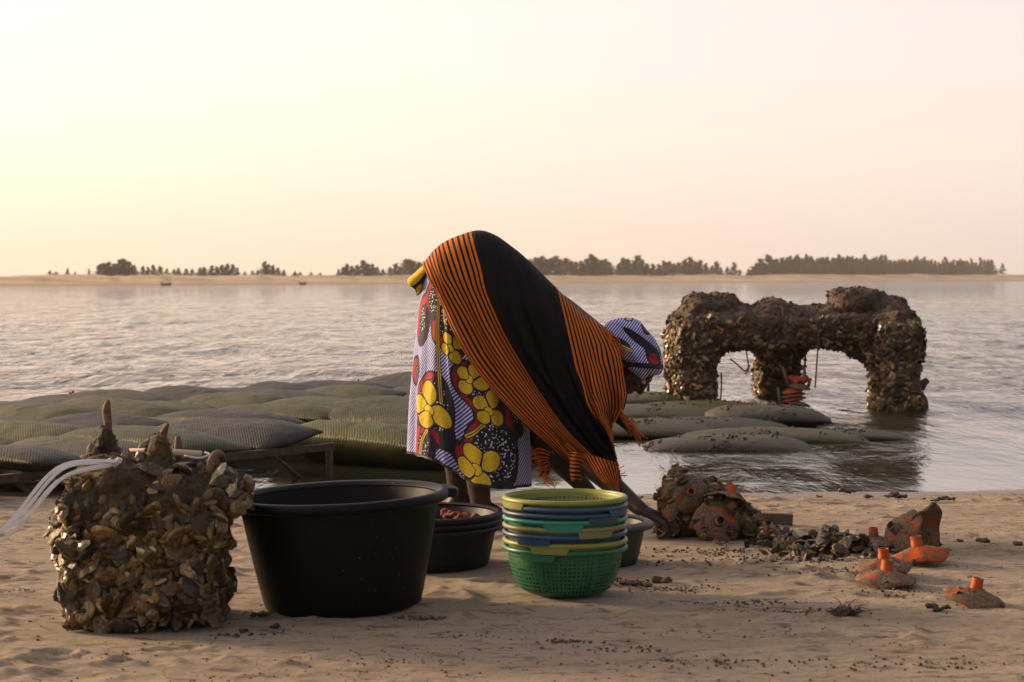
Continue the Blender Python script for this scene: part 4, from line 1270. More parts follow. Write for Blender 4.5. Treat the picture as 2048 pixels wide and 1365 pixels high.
bd.location = gp(1530, 1050); tag(bd, 'short grey board lying on the sand behind the oyster clump', 'board')

# ------------------------------------------------------------------ loose oysters heaped on the sand
ro = np.random.default_rng(77)
def heap(n, cx, cy, sx_, sy_, hgt, size, label, group):
    P = []; Nn = []
    c0 = on_ground(cx, cy)
    for _ in range(n):
        a = ro.normal(0, 1) * sx_; b = ro.normal(0, 1) * sy_
        x = c0.x + a; y = c0.y + b
        h = hgt * math.exp(-(a / sx_) ** 2 / 2 - (b / sy_) ** 2 / 2)
        P.append((x, y, ground_z(x, y) + h * ro.random() + 0.006)); Nn.append((ro.normal(0, .5), ro.normal(0, .5) - 0.2, 1))
    for o in put_shells(P, Nn, size, None, ro, 'oyster', nacre=0.04, tilt=0.7, pool=SH_D, zs=(0.4, 0.85)): tag(o, label, 'oyster', group)
heap(120, 1672, 1110, 0.082, 0.07, 0.085, (0.035, 0.078), 'muddy oyster in the loose heap between the clump and the leaning discs', 'oysters in the loose heap on the sand')
heap(70, 1590, 1094, 0.08, 0.07, 0.045, (0.028, 0.062), 'small dark oyster in the thin spread left of the loose heap', 'oysters spread thinly beside the heap')
heap(60, 1500, 1075, 0.065, 0.06, 0.055, (0.025, 0.055), 'small oyster fallen at the foot of the collector clump', 'oysters fallen at the foot of the clump')
heap(10, 1745, 1125, 0.03, 0.03, 0.02, (0.025, 0.04), 'oyster lying between the heap and the brightest collector disc', 'oysters beside the brightest collector disc')

# ------------------------------------------------------------------ small things on the sand
def lump(name, x, y, size, mat, label, cat, seed, flat=0.6, group=None, stretch=1.6):
    r = np.random.default_rng(seed); mb = MB()
    for k in range(6):
        mb.ball((r.normal(0, 0.35) * size * stretch, r.normal(0, 0.25) * size, 0.2 * size + abs(r.normal(0, 0.2)) * size), (size * 0.5, size * 0.42, size * 0.38 * flat))
    me, V, Nn = remesh(mb, max(size / 9, 0.003), 1)
    V += Nn * (size * 0.22 * fbm(V * 3.5 / size, 3))[:, None]; V[:, 2] = np.maximum(V[:, 2], -0.3 * size); set_co(me, V)
    o = new_obj(name, me, M[mat]); o.location = gp(x, y); tag(o, label, cat, group); return o
lump('sand_clod', 1262, 1172, 0.028, 'clod', 'crumbly clod of sand just right of the bottom colander', 'clod', 1)
lump('sand_clod', 1296, 1174, 0.022, 'clod', 'smaller sand clod right of the crumbly one by the colander', 'clod', 2)
lump('stone', 1320, 1166, 0.024, 'clod', 'upright brown stone on the sand right of the colanders', 'stone', 3, 1.2, stretch=0.8)
lump('stone', 1866, 1222, 0.026, 'dark_mud', 'dark oval stone beside the collector nearest the right edge', 'stone', 4)
lump('stone', 487, 1266, 0.014, 'dark_mud', 'small dark stone beside the corner of the oyster block', 'stone', 5, 1.0, stretch=.8)
lump('stone', 548, 1258, 0.014, 'dark_mud', 'small dark stone below the yellow-green weed', 'stone', 6, 0.8)
lump('stone', 1920, 1084, 0.014, 'clod', 'small stone on open sand right of the leaning discs', 'stone', 7, 0.8)
lump('stone', 1966, 1085, 0.020, 'clod', 'rounded stone on open sand farther right of the leaning discs', 'stone', 8, 0.8)
lump('stone', 2036, 1092, 0.022, 'clod', 'flat stone cut by the right edge of the picture', 'stone', 9, 0.6)
lump('seaweed_scrap', 1695, 987, 0.035, 'weed', 'small dark green weed scrap near the waterline, right side', 'seaweed', 10, 0.35, stretch=2)
lump('seaweed_strip', 1790, 1000, 0.05, 'dark_mud', 'long black strip of weed lying along the waterline', 'seaweed', 11, 0.18, stretch=3.2)
lump('seaweed_strip', 1880, 1005, 0.04, 'dark_mud', 'shorter black strip of weed right of the long one', 'seaweed', 12, 0.18, stretch=2.4)
lump('orange_scrap', 1636, 995, 0.013, 'orange_clean', 'small bright yellow-orange scrap near the waterline', 'scrap', 13, 0.8)
lump('seaweed_scrap', 1280, 998, 0.02, 'weed', 'small green weed scrap left of the oyster clump', 'seaweed', 14, 0.3)
def tuft(x, y, n, size, mat, label, seed, up=1.0):
    r = random.Random(seed); mb = MB()
    for k in range(n):
        a = r.uniform(0, 6.28); L = size * r.uniform(0.4, 1.1); e = r.uniform(0.1, 1.0) * up
        b = Vector((r.gauss(0, .35) * size, r.gauss(0, .3) * size, 0.0))
        t = b + Vector((math.cos(a) * L, math.sin(a) * L * .7, L * e))
        mid = b.lerp(t, .5) + Vector((0, 0, L * .25))
        mb.tube([b, mid, t], [size * .05, size * .04, size * .01], 4)
    o = mb.build('seaweed_tuft', M[mat], None); o.location = gp(x, y, 0.003); tag(o, label, 'seaweed'); return o
tuft(1690, 1232, 70, 0.045, 'clod', 'tuft of dry brown weed on the sand below the collector discs', 3, 0.5)
tuft(1688, 1226, 7, 0.035, 'old_wood', 'few upright reddish stalks rising from the dry weed tuft', 4, 1.3)
tuft(517, 1236, 30, 0.035, 'weed', 'yellow-green weed on the sand between oyster block and black tub', 5, 0.35)
# fine litter of shell grit and weed crumbs over the whole beach
def grit(n, size, mat, seed, ylo, yhi, dens):
    r = np.random.default_rng(seed)
    x = r.uniform(-1, 1, n * 5); y = r.uniform(ylo, yhi, n * 5); x = x * (0.27 * y)
    k = fbm(np.stack([x * dens[0], y * dens[1], x * 0 + seed], -1), 3) + r.normal(0, .16, len(x)) > dens[2]
    x = x[k][:n]; y = y[k][:n]
    P = np.array([(a, b, ground_z(a, b)) for a, b in zip(x, y)]); Nn = np.tile((0, 0, 1.0), (len(P), 1))
    oc = [(np.array([(.5, 0, 0), (-.2, .42, .02), (-.35, -.3, 0), (0.05, 0, .30), (0, 0, -.2)]), [(0, 1, 3), (1, 2, 3), (2, 0, 3), (1, 0, 4), (2, 1, 4), (0, 2, 4)])]
    return shell_mass('shell_grit', P, Nn, size, mat, None, r, 0.4, oc)
tag(grit(800, (0.003, 0.010), M['dark_mud'], 1, 4.4, 9.2, (1.6, 3.0, 0.22)), kind='stuff')
tag(grit(1100, (0.003, 0.015), M['clod'], 2, 4.4, 9.2, (2.2, 4.0, 0.24)), kind='stuff')
rk = np.random.default_rng(19)
def crumbs(n, centres, size, mat):
    P = []
    for (x, y, sx_, sy_, m) in centres:
        for _ in range(m):
            a = x + rk.normal(0, sx_); b = y + rk.normal(0, sy_); P.append((a, b, ground_z(a, b) + 0.001))
    P = np.array(P); Nn = np.tile((0, 0, 1.0), (len(P), 1))
    oc = [(np.array([(.5, 0, 0), (-.2, .42, .02), (-.35, -.3, 0), (0.05, 0, .42), (0, 0, -.2)]), [(0, 1, 3), (1, 2, 3), (2, 0, 3), (1, 0, 4), (2, 1, 4), (0, 2, 4)]),
          (np.array([(.6, 0.1, 0), (0, .3, .05), (-.6, -.1, 0), (0, -.25, 0), (0.05, 0, .30)]), [(0, 1, 4), (1, 2, 4), (2, 3, 4), (3, 0, 4)])]
    return tag(shell_mass('shell_grit', P, Nn, size, mat, None, rk, 0.5, oc), kind='stuff')
cen = []
for _ in range(20):
    p = on_ground(rk.uniform(-50, 2100), rk.uniform(1010, 1350)); cen.append((p.x, p.y, rk.uniform(0.03, 0.12), rk.uniform(0.012, 0.035), int(rk.integers(12, 50))))
crumbs(0, cen, (0.002, 0.010), M['clod'])
cen = [(on_ground(x, y).x, on_ground(x, y).y, sx_, sy_, m) for x, y, sx_, sy_, m in ((1420, 1105, .15, .05, 150), (1570, 1120, .12, .05, 220), (1700, 1145, .10, .05, 120), (1450, 1130, .18, .06, 70), (1250, 1165, .05, .03, 70), (1800, 1190, .08, .03, 60),
       (470, 1275, .05, .02, 30))]
crumbs(0, cen, (0.003, 0.017), M['dark_mud'])
cen = [(on_ground(x, y).x, on_ground(x, y).y, sx_, sy_, m) for x, y, sx_, sy_, m in ((1480, 1210, .09, .030, 70), (1620, 1222, .07, .02, 60), (1250, 1300, .06, .03, 40), (1500, 1325, .12, .035, 50), (1140, 1285, .04, .012, 60), (1880, 1330, .12, .04, 60), (840, 1235, .04, .012, 90), (1340, 1180, .09, .03, 90))]
crumbs(0, cen, (0.003, 0.016), M['clod'])
# two specks by the far waterline: small boats
for x, y, L, lb in ((332, 572, 1.3, 'small dark boat at the far waterline, left side'), (605, 568, 1.0, 'small dark boat at the far waterline left of the person')):
    d = float(shore_d(np.array(float(x)))) - 4
    n = 13; V = []
    for i in range(n):
        t = -1 + 2 * i / (n - 1); w = 0.45 * (1 - abs(t) ** 2.4) + 0.03; sh = 0.22 * t * t
        for yy, zz in ((-w, 0.42 + sh), (-w * 0.6, 0.05), (0, -0.05 + sh * .6), (w * 0.6, 0.05), (w, 0.42 + sh), (w * .85, 0.40 + sh), (0, 0.12 + sh), (-w * .85, 0.40 + sh)):
            V.append((t * L / 2, yy, zz))
    o = new_obj('boat', mesh_from('boat', np.array(V), grid_faces(n, 8, closed_m=True)), M['old_wood'])
    o.location = ((x - 1024) * d / FPX, d, WATER_Z); o.rotation_euler = (0, 0, 0.1); o.scale = (1, 0.6, 0.7); tag(o, lb, 'boat')
# ------------------------------------------------------------------ the bending person
def m_skin():
    k = NT('dark_skin'); p = k.pos(); n = k.noise(p, 60, 4, 0.6)
    return k.done(k.ramp(n, [(0.3, (0.016, 0.008, 0.0055)), (0.7, (0.028, 0.014, 0.0095))]), k.lin(n, .3, .7, 0.40, 0.55), k.bump(n, 0.25, 0.002), Specular_IOR_Level=0.3)
M['skin'] = m_skin()
def m_wax():
    """wax print: striped ground, dotted fields with a red edge, yellow flowers"""
    k = NT('wax_print_cotton'); uv = k.coord('UV'); s = k.sep(uv)
    a = k.n('ShaderNodeAttribute', attribute_name='pat').outputs['Vector']; b, pet, stem = k.sep(a)
    a2 = k.n('ShaderNodeAttribute', attribute_name='pat2').outputs['Vector']; red, core_, band_ = k.sep(a2)
    ph = k.math('ADD', k.math('MULTIPLY', s[0], 0.80), k.math('MULTIPLY', s[1], 0.60))
    ph = k.math('ADD', ph, k.math('MULTIPLY', k.noise(uv, 6, 2), 0.012))
    sw = k.math('SINE', k.math('MULTIPLY', ph, 2 * PI / 0.0088))
    stripes = k.mix(k.step(sw, -0.25, 0.15), (0.022, 0.020, 0.060), (0.47, 0.50, 0.86))
    dots = k.voronoi(uv, 112)
    dotf = k.mix(k.step(dots, 0.27, 0.36), (0.62, 0.60, 0.66), (0.010, 0.008, 0.016))
    navy = (0.012, 0.010, 0.022)
    col = k.mix(k.step(b, 0.0, 0.0015), dotf, stripes)
    # red edge just inside the dotted field, black outlines on both sides
    inred = k.math('MULTIPLY', k.math('MULTIPLY', k.step(b, -0.0245, -0.023), k.math('SUBTRACT', 1.0, k.step(b, -0.0065, -0.005))), red)
    outl = k.math('MULTIPLY', k.step(b, -0.0285, -0.027), k.math('SUBTRACT', 1.0, k.step(b, 0.001, 0.0025)))
    col = k.mix(outl, col, navy)
    col = k.mix(inred, col, (0.30, 0.010, 0.018))
    # stems: a pair of yellow lines on a dark strip
    st = k.math('ABSOLUTE', stem)
    col = k.mix(k.math('SUBTRACT', 1.0, k.step(st, 0.0085, 0.0095)), col, navy)
    yl = k.math('MULTIPLY', k.step(st, 0.0015, 0.0022), k.math('SUBTRACT', 1.0, k.step(st, 0.0055, 0.0065)))
    col = k.mix(yl, col, (0.55, 0.40, 0.02))
    # petals
    fd = k.voronoi(uv, 330)
    yel = k.mix(k.math('SUBTRACT', 1.0, k.step(fd, 0.25, 0.45)), (0.66, 0.46, 0.015), (0.34, 0.22, 0.01))
    col = k.mix(k.math('SUBTRACT', 1.0, k.step(pet, 0.0035, 0.0045)), col, navy)
    col = k.mix(k.math('SUBTRACT', 1.0, k.step(pet, -0.0005, 0.0005)), col, yel)
    col = k.mix(k.math('SUBTRACT', 1.0, k.step(core_, 0.002, 0.003)), col, navy)
    col = k.mix(k.math('SUBTRACT', 1.0, k.step(core_, -0.0005, 0.0005)), col, (0.68, 0.48, 0.015))
    col = k.mix(k.math('SUBTRACT', 1.0, k.step(band_, 0.0, 0.001)), col, (0.014, 0.012, 0.026))
    f = k.noise(uv, 700, 2)
    nb = k.bump(k.noise(k.mapping(uv, (1.4, 0.7, 1)), 16, 5, 0.6, 0.5), 0.6, 0.014)
    return k.done(col, 0.85, nb)
M['wax'] = m_wax()
def m_shawl():
    k = NT('striped_shawl'); uv = k.coord('UV'); s = k.sep(uv)
    u = k.math('ADD', s[0], k.math('MULTIPLY', k.math('SUBTRACT', k.noise(uv, 5, 2), 0.5), 0.006))
    fr = k.math('FRACT', k.math('MULTIPLY', u, 42.0))
    tri = k.math('ABSOLUTE', k.math('SUBTRACT', fr, 0.5))
    strp = k.math('SUBTRACT', 1.0, k.step(tri, 0.26, 0.31))
    side = k.math('MAXIMUM', k.math('SUBTRACT', 1.0, k.step(u, 0.3085, 0.3095)), k.step(u, 0.690, 0.691))
    n = k.noise(k.mapping(uv, (160, 30, 1)), 1.0, 3)
    org = k.mix(n, (0.38, 0.090, 0.007), (0.54, 0.145, 0.012))
    fleck = k.step(k.noise(uv, 120, 2), 0.70, 0.76)  # sparse paler flecks scattered at random through the orange stripes
    org = k.mix(k.math('MULTIPLY', fleck, 0.5), org, (0.75, 0.35, 0.08))
    blk = k.mix(k.noise(uv, 14, 4), (0.004, 0.004, 0.0045), (0.007, 0.007, 0.008))
    col = k.mix(k.math('MULTIPLY', strp, side), blk, org)
    h = k.math('ADD', k.math('MULTIPLY', strp, 0.10), k.math('MULTIPLY', k.noise(k.mapping(uv, (14, 4, 1)), 1.0, 5, 0.6, 0.6), 1.6))
    return k.done(col, 0.8, k.bump(h, 0.6, 0.020), Specular_IOR_Level=0.15)
M['shawl'] = m_shawl()
M['thread'] = m_simple('orange_thread', (0.58, 0.13, 0.012), 0.8)
M['black_cloth'] = m_simple('black_cloth', (0.012, 0.011, 0.013), 0.85)
M['eye'] = m_simple('eye', (0.3, 0.28, 0.25), 0.2)

D0 = 7.45
B = MB()
pv = lambda x, y, d: at(x, y, d)
# torso
chain = [(940, 585, .130), (990, 584, .130), (1045, 615, .125), (1105, 660, .130), (1158, 700, .125), (1185, 712, .105)]
for (x0, y0, r0), (x1, y1, r1) in zip(chain[:-1], chain[1:]):
    B.cap(pv(x0, y0, D0), pv(x1, y1, D0), r0, r1, 18)
B.ball(pv(930, 585, D0 - .06), (.11, .11, .12)); B.ball(pv(930, 585, D0 + .06), (.11, .11, .12))
# neck and head
B.cap(pv(1190, 705, D0), pv(1240, 720, D0 - .01), .062, .052)
Hc = pv(1264, 727, D0 - .02); cr = Vector((.88, -.05, .46)).normalized(); fa = Vector((.46, -.10, -.88)).normalized(); sd3 = cr.cross(fa).normalized()
HM = Matrix((fa, sd3, cr)).transposed()
def hp(f, s, c): return Hc + fa * f + sd3 * s + cr * c
B.ball(hp(-.008, 0, .018), (.092, .072, .098), HM, 18, 12)
B.ball(hp(.035, 0, -.045), (.060, .055, .062), HM, 14, 10)          # jaw
B.ball(hp(.070, 0, -.085), (.020, .022, .018), HM)                   # chin
B.cap(hp(.086, 0, .012), hp(.103, 0, -.022), .010, .014)             # nose
B.ball(hp(.094, .012, -.026), (.010, .009, .008), HM); B.ball(hp(.094, -.012, -.026), (.010, .009, .008), HM)
B.ball(hp(.088, 0, -.050), (.012, .024, .008), HM); B.ball(hp(.085, 0, -.061), (.012, .021, .008), HM)   # lips
B.ball(hp(.076, 0, .028), (.016, .050, .012), HM)                    # brow
for s in (-1, 1):
    B.ball(hp(.070, s * .038, -.018), (.018, .018, .016), HM)        # cheeks
    B.ball(hp(-.012, s * .073, -.012), (.020, .009, .030), HM)       # ears
# arms
def limb(pts, rads):
    for (p, q, r0, r1) in zip(pts[:-1], pts[1:], rads[:-1], rads[1:]): B.cap(p, q, r0, r1, 14)
nsh = Vector((.270, 7.36, .585)); nel = Vector((.198, 7.34, .300)); nwr = Vector((.440, 7.06, .104))
limb([pv(1172, 715, D0 - .06), nsh, nsh.lerp(nel, .5), nel, nel.lerp(nwr, .35), nwr], [.085, .062, .050, .042, .044, .027])
fsh = Vector((.262, 7.61, .575)); fel = Vector((.090, 7.53, .315)); fwr = Vector((.292, 7.50, .105))
limb([pv(1172, 715, D0 + .06), fsh, fsh.lerp(fel, .5), fel, fel.lerp(fwr, .35), fwr], [.085, .062, .050, .043, .046, .027])
def hand(wr, kn, side, spread, ground):
    """wr wrist, kn middle knuckle, side unit vector across the palm (thumb side positive)"""
    ax = (kn - wr).normalized(); up = side.cross(ax).normalized()
    if up.z < 0: up = -up
    for q in (-1.5, -.5, .5, 1.5):
        B.cap(wr + side * q * .011, kn + side * q * .019 + up * (-.002 * abs(q)), .017, .0125, 10)
    lens = {1.5: (.040, .026, .020), .5: (.044, .030, .022), -.5: (.041, .028, .021), -1.5: (.033, .021, .018)}
    for q, (l1, l2, l3) in lens.items():
        p = kn + side * q * .0215
        d1 = (ax * .62 - up * .75 + side * q * spread).normalized(); d2 = (ax * -.30 - up * .95).normalized(); d3 = (ax * -.75 - up * .6).normalized()
        a = p + d1 * l1; b = a + d2 * l2; c = b + d3 * l3
        lift = max(0, ground + .010 - c.z); a.z += lift * .5; b.z += lift * .8; c.z += lift
        B.cap(p, a, .0105, .0098, 10); B.cap(a, b, .0098, .0088, 10); B.cap(b, c, .0088, .0078, 10)
    t0 = wr.lerp(kn, .30) + side * .020; t1 = t0 + (ax * .5 + side * .55 - up * .4).normalized() * .038; t2 = t1 + (ax * .8 - up * .45).normalized() * .030; t3 = t2 + (ax * .6 - up * .75).normalized() * .022
    lift = max(0, ground + .010 - t3.z); t2.z += lift * .6; t3.z += lift
    B.cap(t0, t1, .015, .0115, 10); B.cap(t1, t2, .0115, .0105, 10); B.cap(t2, t3, .0105, .0085, 10)
hand(nwr, nwr + Vector((.086, -.025, -.038)), Vector((.10, .97, .16)).normalized(), .10, ground_z(.5, 7.1))
hand(fwr, fwr + Vector((.078, .006, -.040)), Vector((-.05, -.97, .16)).normalized(), .10, ground_z(.38, 7.5))
# legs and feet
for (hx, hd, kx, kd, axx, ad, fx) in ((930, D0 - .09, 938, 7.335, 962, 7.32, .0), (925, D0 + .09, 905, 7.57, 918, 7.59, -.05)):
    hip = pv(hx, 620, hd); kn = pv(kx, 800, kd); an = pv(axx, 1010, ad); an.z = .085
    limb([hip, hip.lerp(kn, .5), kn, kn.lerp(an, .35), an], [.105, .088, .062, .058, .036])
    gz = ground_z(an.x, an.y)
    heel = Vector((an.x - .035, an.y, gz + .030)); ball_ = Vector((an.x + .105, an.y - .008, gz + .026)); toe = Vector((an.x + .155, an.y - .012, gz + .016))
    B.cap(an, heel, .036, .032); B.cap(an + Vector((.01, 0, -.01)), ball_, .034, .027); B.cap(heel, ball_, .030, .030); B.cap(ball_, toe, .027, .018)
    for q in range(5):
        y = an.y - .035 + q * .016
        B.cap((ball_.x + .01, y, gz + .018), (toe.x + .018 - .006 * q, y, gz + .012), .012, .0095, 8)
me, V, Nn = remesh(B, 0.0048, 3)
person = new_obj('person', me, M['skin'])
tag(person, 'person in patterned skirt and striped shawl bending far over, hand on the sand', 'person')
for s in (-1, 1):
    MB().ball(hp(.079, s * .030, .006), .0105, seg=10, rings=8).build('eye', M['eye'], person)

# ---- skirt: one tube of cloth with pleats
SK_S = 0.205
rows_y = np.array([505, 530, 560, 620, 710, 800, 870, 940.0]); rows_l = np.array([885, 853, 846, 838, 829, 822, 819, 816.0]); rows_r = np.array([1000, 1012, 1020, 1030, 1042, 1052, 1057, 1060.0])
hem_x = np.array([810, 817, 850, 882, 905, 925, 950, 1000, 1065.0]); hem_y = np.array([905, 906, 908, 917, 932, 946, 960, 969, 971.0])
NT_, NH = 300, 420
th = np.linspace(0, 2 * PI, NH, endpoint=False); tt = np.linspace(0, 1, NT_)
THm, TTm = np.meshgrid(th, tt, indexing='ij')
def skirt_pt(TH, T):
    cx = -np.cos(TH)                                   # -1 left (rear) ... +1 right (front); sin>0 = near side
    hx = 938 + cx * 122
    hy = np.interp(hx, hem_x, hem_y)
    y = 505 + T * (hy - 505)
    L = np.interp(y, rows_y, rows_l); R = np.interp(y, rows_y, rows_r)
    ctr = (L + R) / 2; a = (R - L) / 2
    # pleats grow towards the hem
    g = np.clip(T * 1.3 - 0.12, 0, 1)
    f = 0.016 * np.sin(TH * 6 + 1.1 + 1.2 * T) + 0.011 * np.sin(TH * 11 + 2.0 - 1.5 * T) + 0.008 * np.sin(TH * 17 + 5)
    # wrapper overlap: a step running down from the waist
    edge = 1.02 + 0.42 * T
    dlt = TH - edge
    step = 0.030 * np.clip(1 - np.abs(dlt) / 0.5, 0, 1) * (dlt > 0) * (0.35 + 0.65 * T) - 0.020 * np.exp(-((dlt + 0.10) / 0.10) ** 2) * (0.3 + T)
    sag = 0.012 * np.exp(-((TH - 1.75) / 0.22) ** 2) * np.exp(-((T - 0.42) / 0.10) ** 2) - 0.018 * np.exp(-((TH - 1.70) / 0.25) ** 2) * np.exp(-((T - 0.50) / 0.06) ** 2)
    nz = 0.010 * fbm(np.stack([TH * 3.0, T * 2.2, T * 0], -1), 3)
    off = (f * g + step + sag + nz)
    b = np.interp(T, [0, .12, .4, 1], [0.15, 0.195, 0.195, 0.20])
    sgn = np.sign(np.sin(TH)) * np.abs(np.sin(TH)) ** 0.85
    sil = np.abs(np.sin(TH)) ** 0.7                         # keep the side outline clean
    X = (ctr - 1024) / FPX * D0 + cx * (a / FPX * D0) + cx * off * 0.35
    Yd = D0 - sgn * (b + off * sil)
    Z = CAM_H - (y - 556) / FPX * D0
    return np.stack([X, Yd, Z], -1)
SKV = skirt_pt(THm, TTm)
# print layout in cloth metres (arc length, drop)
Scoord = THm * SK_S; Dcoord = TTm * 0.80
def cloth_uv(x, y):
    """cloth coordinates of a point of the near side, given as a photo pixel"""
    c = np.clip((x - 938) / 122.0, -1, 1); t = math.acos(-c)
    hx = 938 + c * 122; hy = float(np.interp(hx, hem_x, hem_y))
    return np.array([t * SK_S, (y - 505) / (hy - 505) * 0.80])
def ell(S, D, c, r, ang=0.0):
    x = S - c[0]; y = D - c[1]; ca, sa = math.cos(ang), math.sin(ang)
    x, y = x * ca + y * sa, -x * sa + y * ca
    return (np.sqrt((x / r[0]) ** 2 + (y / r[1]) ** 2) - 1) * min(r)
def smin(a, b, k=0.012):
    h = np.clip(0.5 + 0.5 * (b - a) / k, 0, 1); return b + (a - b) * h - k * h * (1 - h)
def flower(S, D, c, R, rot):
    pet = np.full_like(S, 9.0); cor = np.full_like(S, 9.0); p2 = np.full_like(S, 9.0)
    for q, (ang, sc_) in enumerate(((0.3, 1.0), (1.7, .85), (3.0, 1.05), (4.35, 1.1))):
        a = ang + rot; cc = c + np.array([math.cos(a), math.sin(a)]) * R * .62
        e_ = ell(S, D, cc, (R * .50 * sc_, R * .43), a); lo = np.minimum(pet, e_); hi = np.maximum(pet, e_); p2 = np.minimum(hi, p2); pet = lo
    pet = np.maximum(pet, 0.0030 - (p2 - pet) / 2)
    for a in (0.9, 2.4):
        a += rot; cor = np.minimum(cor, ell(S, D, c + np.array([math.cos(a), math.sin(a)]) * R * .17, (R * .20, R * .12), a))
    return pet, cor
def seg_d(S, D, pts):
    d = np.full_like(S, 9.0); sg = np.ones_like(S)
    P = catmull(np.array(pts), 24)
    for a, b in zip(P[:-1], P[1:]):
        ab = b - a; t = np.clip(((S - a[0]) * ab[0] + (D - a[1]) * ab[1]) / (ab @ ab), 0, 1)
        dx = S - a[0] - t * ab[0]; dy = D - a[1] - t * ab[1]
        dd = np.hypot(dx, dy); d = np.minimum(d, dd)
    return d
def wax_attrs(S, D, blobs, flowers, stems, seed, red_rot=0.0, grow=1.0):
    Q = np.stack([S * 9, D * 9, np.full_like(S, seed)], -1)
    wx_ = 0.012 * fbm(Q, 2); wy_ = 0.012 * fbm(Q + 40, 2)
    b = np.full_like(S, 9.0)
    for c, r, a in blobs: b = smin(b, ell(S + wx_, D + wy_, np.array(c), (r[0] * grow, r[1] * grow), a), 0.02)
    pet = np.full_like(S, 9.0); cor = np.full_like(S, 9.0)
    for c, R, rot in flowers:
        p, q = flower(S, D, np.array(c), R, rot); pet = np.minimum(pet, p); cor = np.minimum(cor, q)
    st = np.full_like(S, 9.0)
    for pts in stems: st = np.minimum(st, seg_d(S, D, pts))
    ga, gb = np.gradient(b); gl = np.hypot(ga / (abs(np.gradient(S)[0]).mean() + 1e-9), gb) + 1e-9
    gx_ = np.gradient(b, axis=0) / (np.abs(np.gradient(S, axis=0)).mean() + 1e-9); gy_ = np.gradient(b, axis=1) / (np.abs(np.gradient(D, axis=1)).mean() + 1e-9)
    gm = np.hypot(gx_, gy_) + 1e-9
    red = np.clip(((-0.75 * gx_ + -0.25 * gy_) / gm - 0.05 + 0.35 * np.sin(S * 23 + D * 17 + seed)) * 5, 0, 1)
    return b, pet, st, red, cor
C = cloth_uv
blobs = [(C(829, 640), (.05, .09), 0), (C(823, 740), (.03, .05), 0), (C(862, 805), (.085, .110), .15), (C(878, 830), (.05, .10), -.2), (C(872, 600), (.085, .085), .2), (C(885, 650), (.05, .07), .5), (C(960, 770), (.085, .070), .6), (C(992, 900), (.105, .105), 0.0), (C(960, 925), (.08, .06), 0.3), (C(850, 885), (.05, .07), 0), (C(990, 825), (.055, .05), 0), (C(905, 675), (.055, .06), .3),
         (C(1040, 825), (.05, .07), 0)]
flowers = [(C(860, 808), .084, 0.2), (C(962, 928), .074, 1.2), (C(948, 758), .055, 2.0), (C(985, 812), .058, .6), (C(908, 692), .050, 1.0)]
stems = [[C(856, 855), C(846, 875), C(843, 905)], [C(868, 600), C(872, 680), C(880, 760), C(884, 800)], [C(985, 828), C(960, 850), C(935, 865)], [C(1048, 830), C(1052, 850), C(1056, 872)], [C(893, 560), C(884, 600), C(886, 640)]]
# the part of the wrapper that faces away carries the same print
for k in range(7):
    t0 = PI + 0.25 + 0.42 * k; blobs.append(((t0 * SK_S, .15 + .17 * (k % 4)), (.08, .09), .3 * k)); flowers.append(((t0 * SK_S, .15 + .17 * (k % 4)), .066, k))
b, pet, stm, red, cor = wax_attrs(Scoord, Dcoord, blobs, flowers, stems, 3.0, grow=1.14)
bandv = 0.80 - 0.010 - Dcoord
NV = NH * NT_
skirt = new_obj('skirt', mesh_from('skirt', SKV.reshape(-1, 3), grid_faces(NH, NT_, closed_n=True), True, np.stack([Scoord, Dcoord], -1).reshape(-1, 2),
    {'pat': np.stack([b, pet, stm], -1).reshape(-1, 3), 'pat2': np.stack([red, cor, bandv], -1).reshape(-1, 3)}), M['wax'], person)
skirt['label'] = 'lavender striped wax-print wrapper with yellow flowers and red bands'
so = skirt.modifiers.new('thick', 'SOLIDIFY'); so.thickness = 0.002; so.offset = 1
# lettering on the selvedge
def selvedge_text(txt, s0, s1, d0, h):
    cu = bpy.data.curves.new('t', 'FONT'); cu.body = txt; cu.size = 1.0; cu.resolution_u = 2
    o = bpy.data.objects.new('t', cu); COL.objects.link(o)
    dg = bpy.context.evaluated_depsgraph_get(); m = bpy.data.meshes.new_from_object(o.evaluated_get(dg))
    bpy.data.objects.remove(o)
    n = len(m.vertices); V = np.empty(n * 3, np.float32); m.vertices.foreach_get('co', V); V = V.reshape(-1, 3).astype(float)
    w = V[:, 0].max(); hh = V[:, 1].max()
    th_ = (s0 + (s1 - s0) * V[:, 0] / w) / SK_S; t_ = (d0 - V[:, 1] / hh * h) / 0.80
    p = skirt_pt(th_, t_); e = 1e-3
    du = skirt_pt(th_ + e, t_) - p; dv = skirt_pt(th_, t_ + e) - p
    nn = np.cross(du, dv); nn /= np.linalg.norm(nn, axis=1)[:, None]
    nn *= np.sign(-nn[:, 1])[:, None]
    set_co(m, p + nn * 0.0035)
    return new_obj('selvedge_lettering', m, M['white_cotton'], skirt)
M['white_cotton'] = m_simple('white_cotton', (0.55, 0.53, 0.58), 0.9)
selvedge_text('GUARANTEED', C(840, 900)[0], C(868, 900)[0], 0.7985, 0.0075)
selvedge_text('SELECT PAGNE', C(905, 930)[0], C(932, 945)[0], 0.7985, 0.0075)

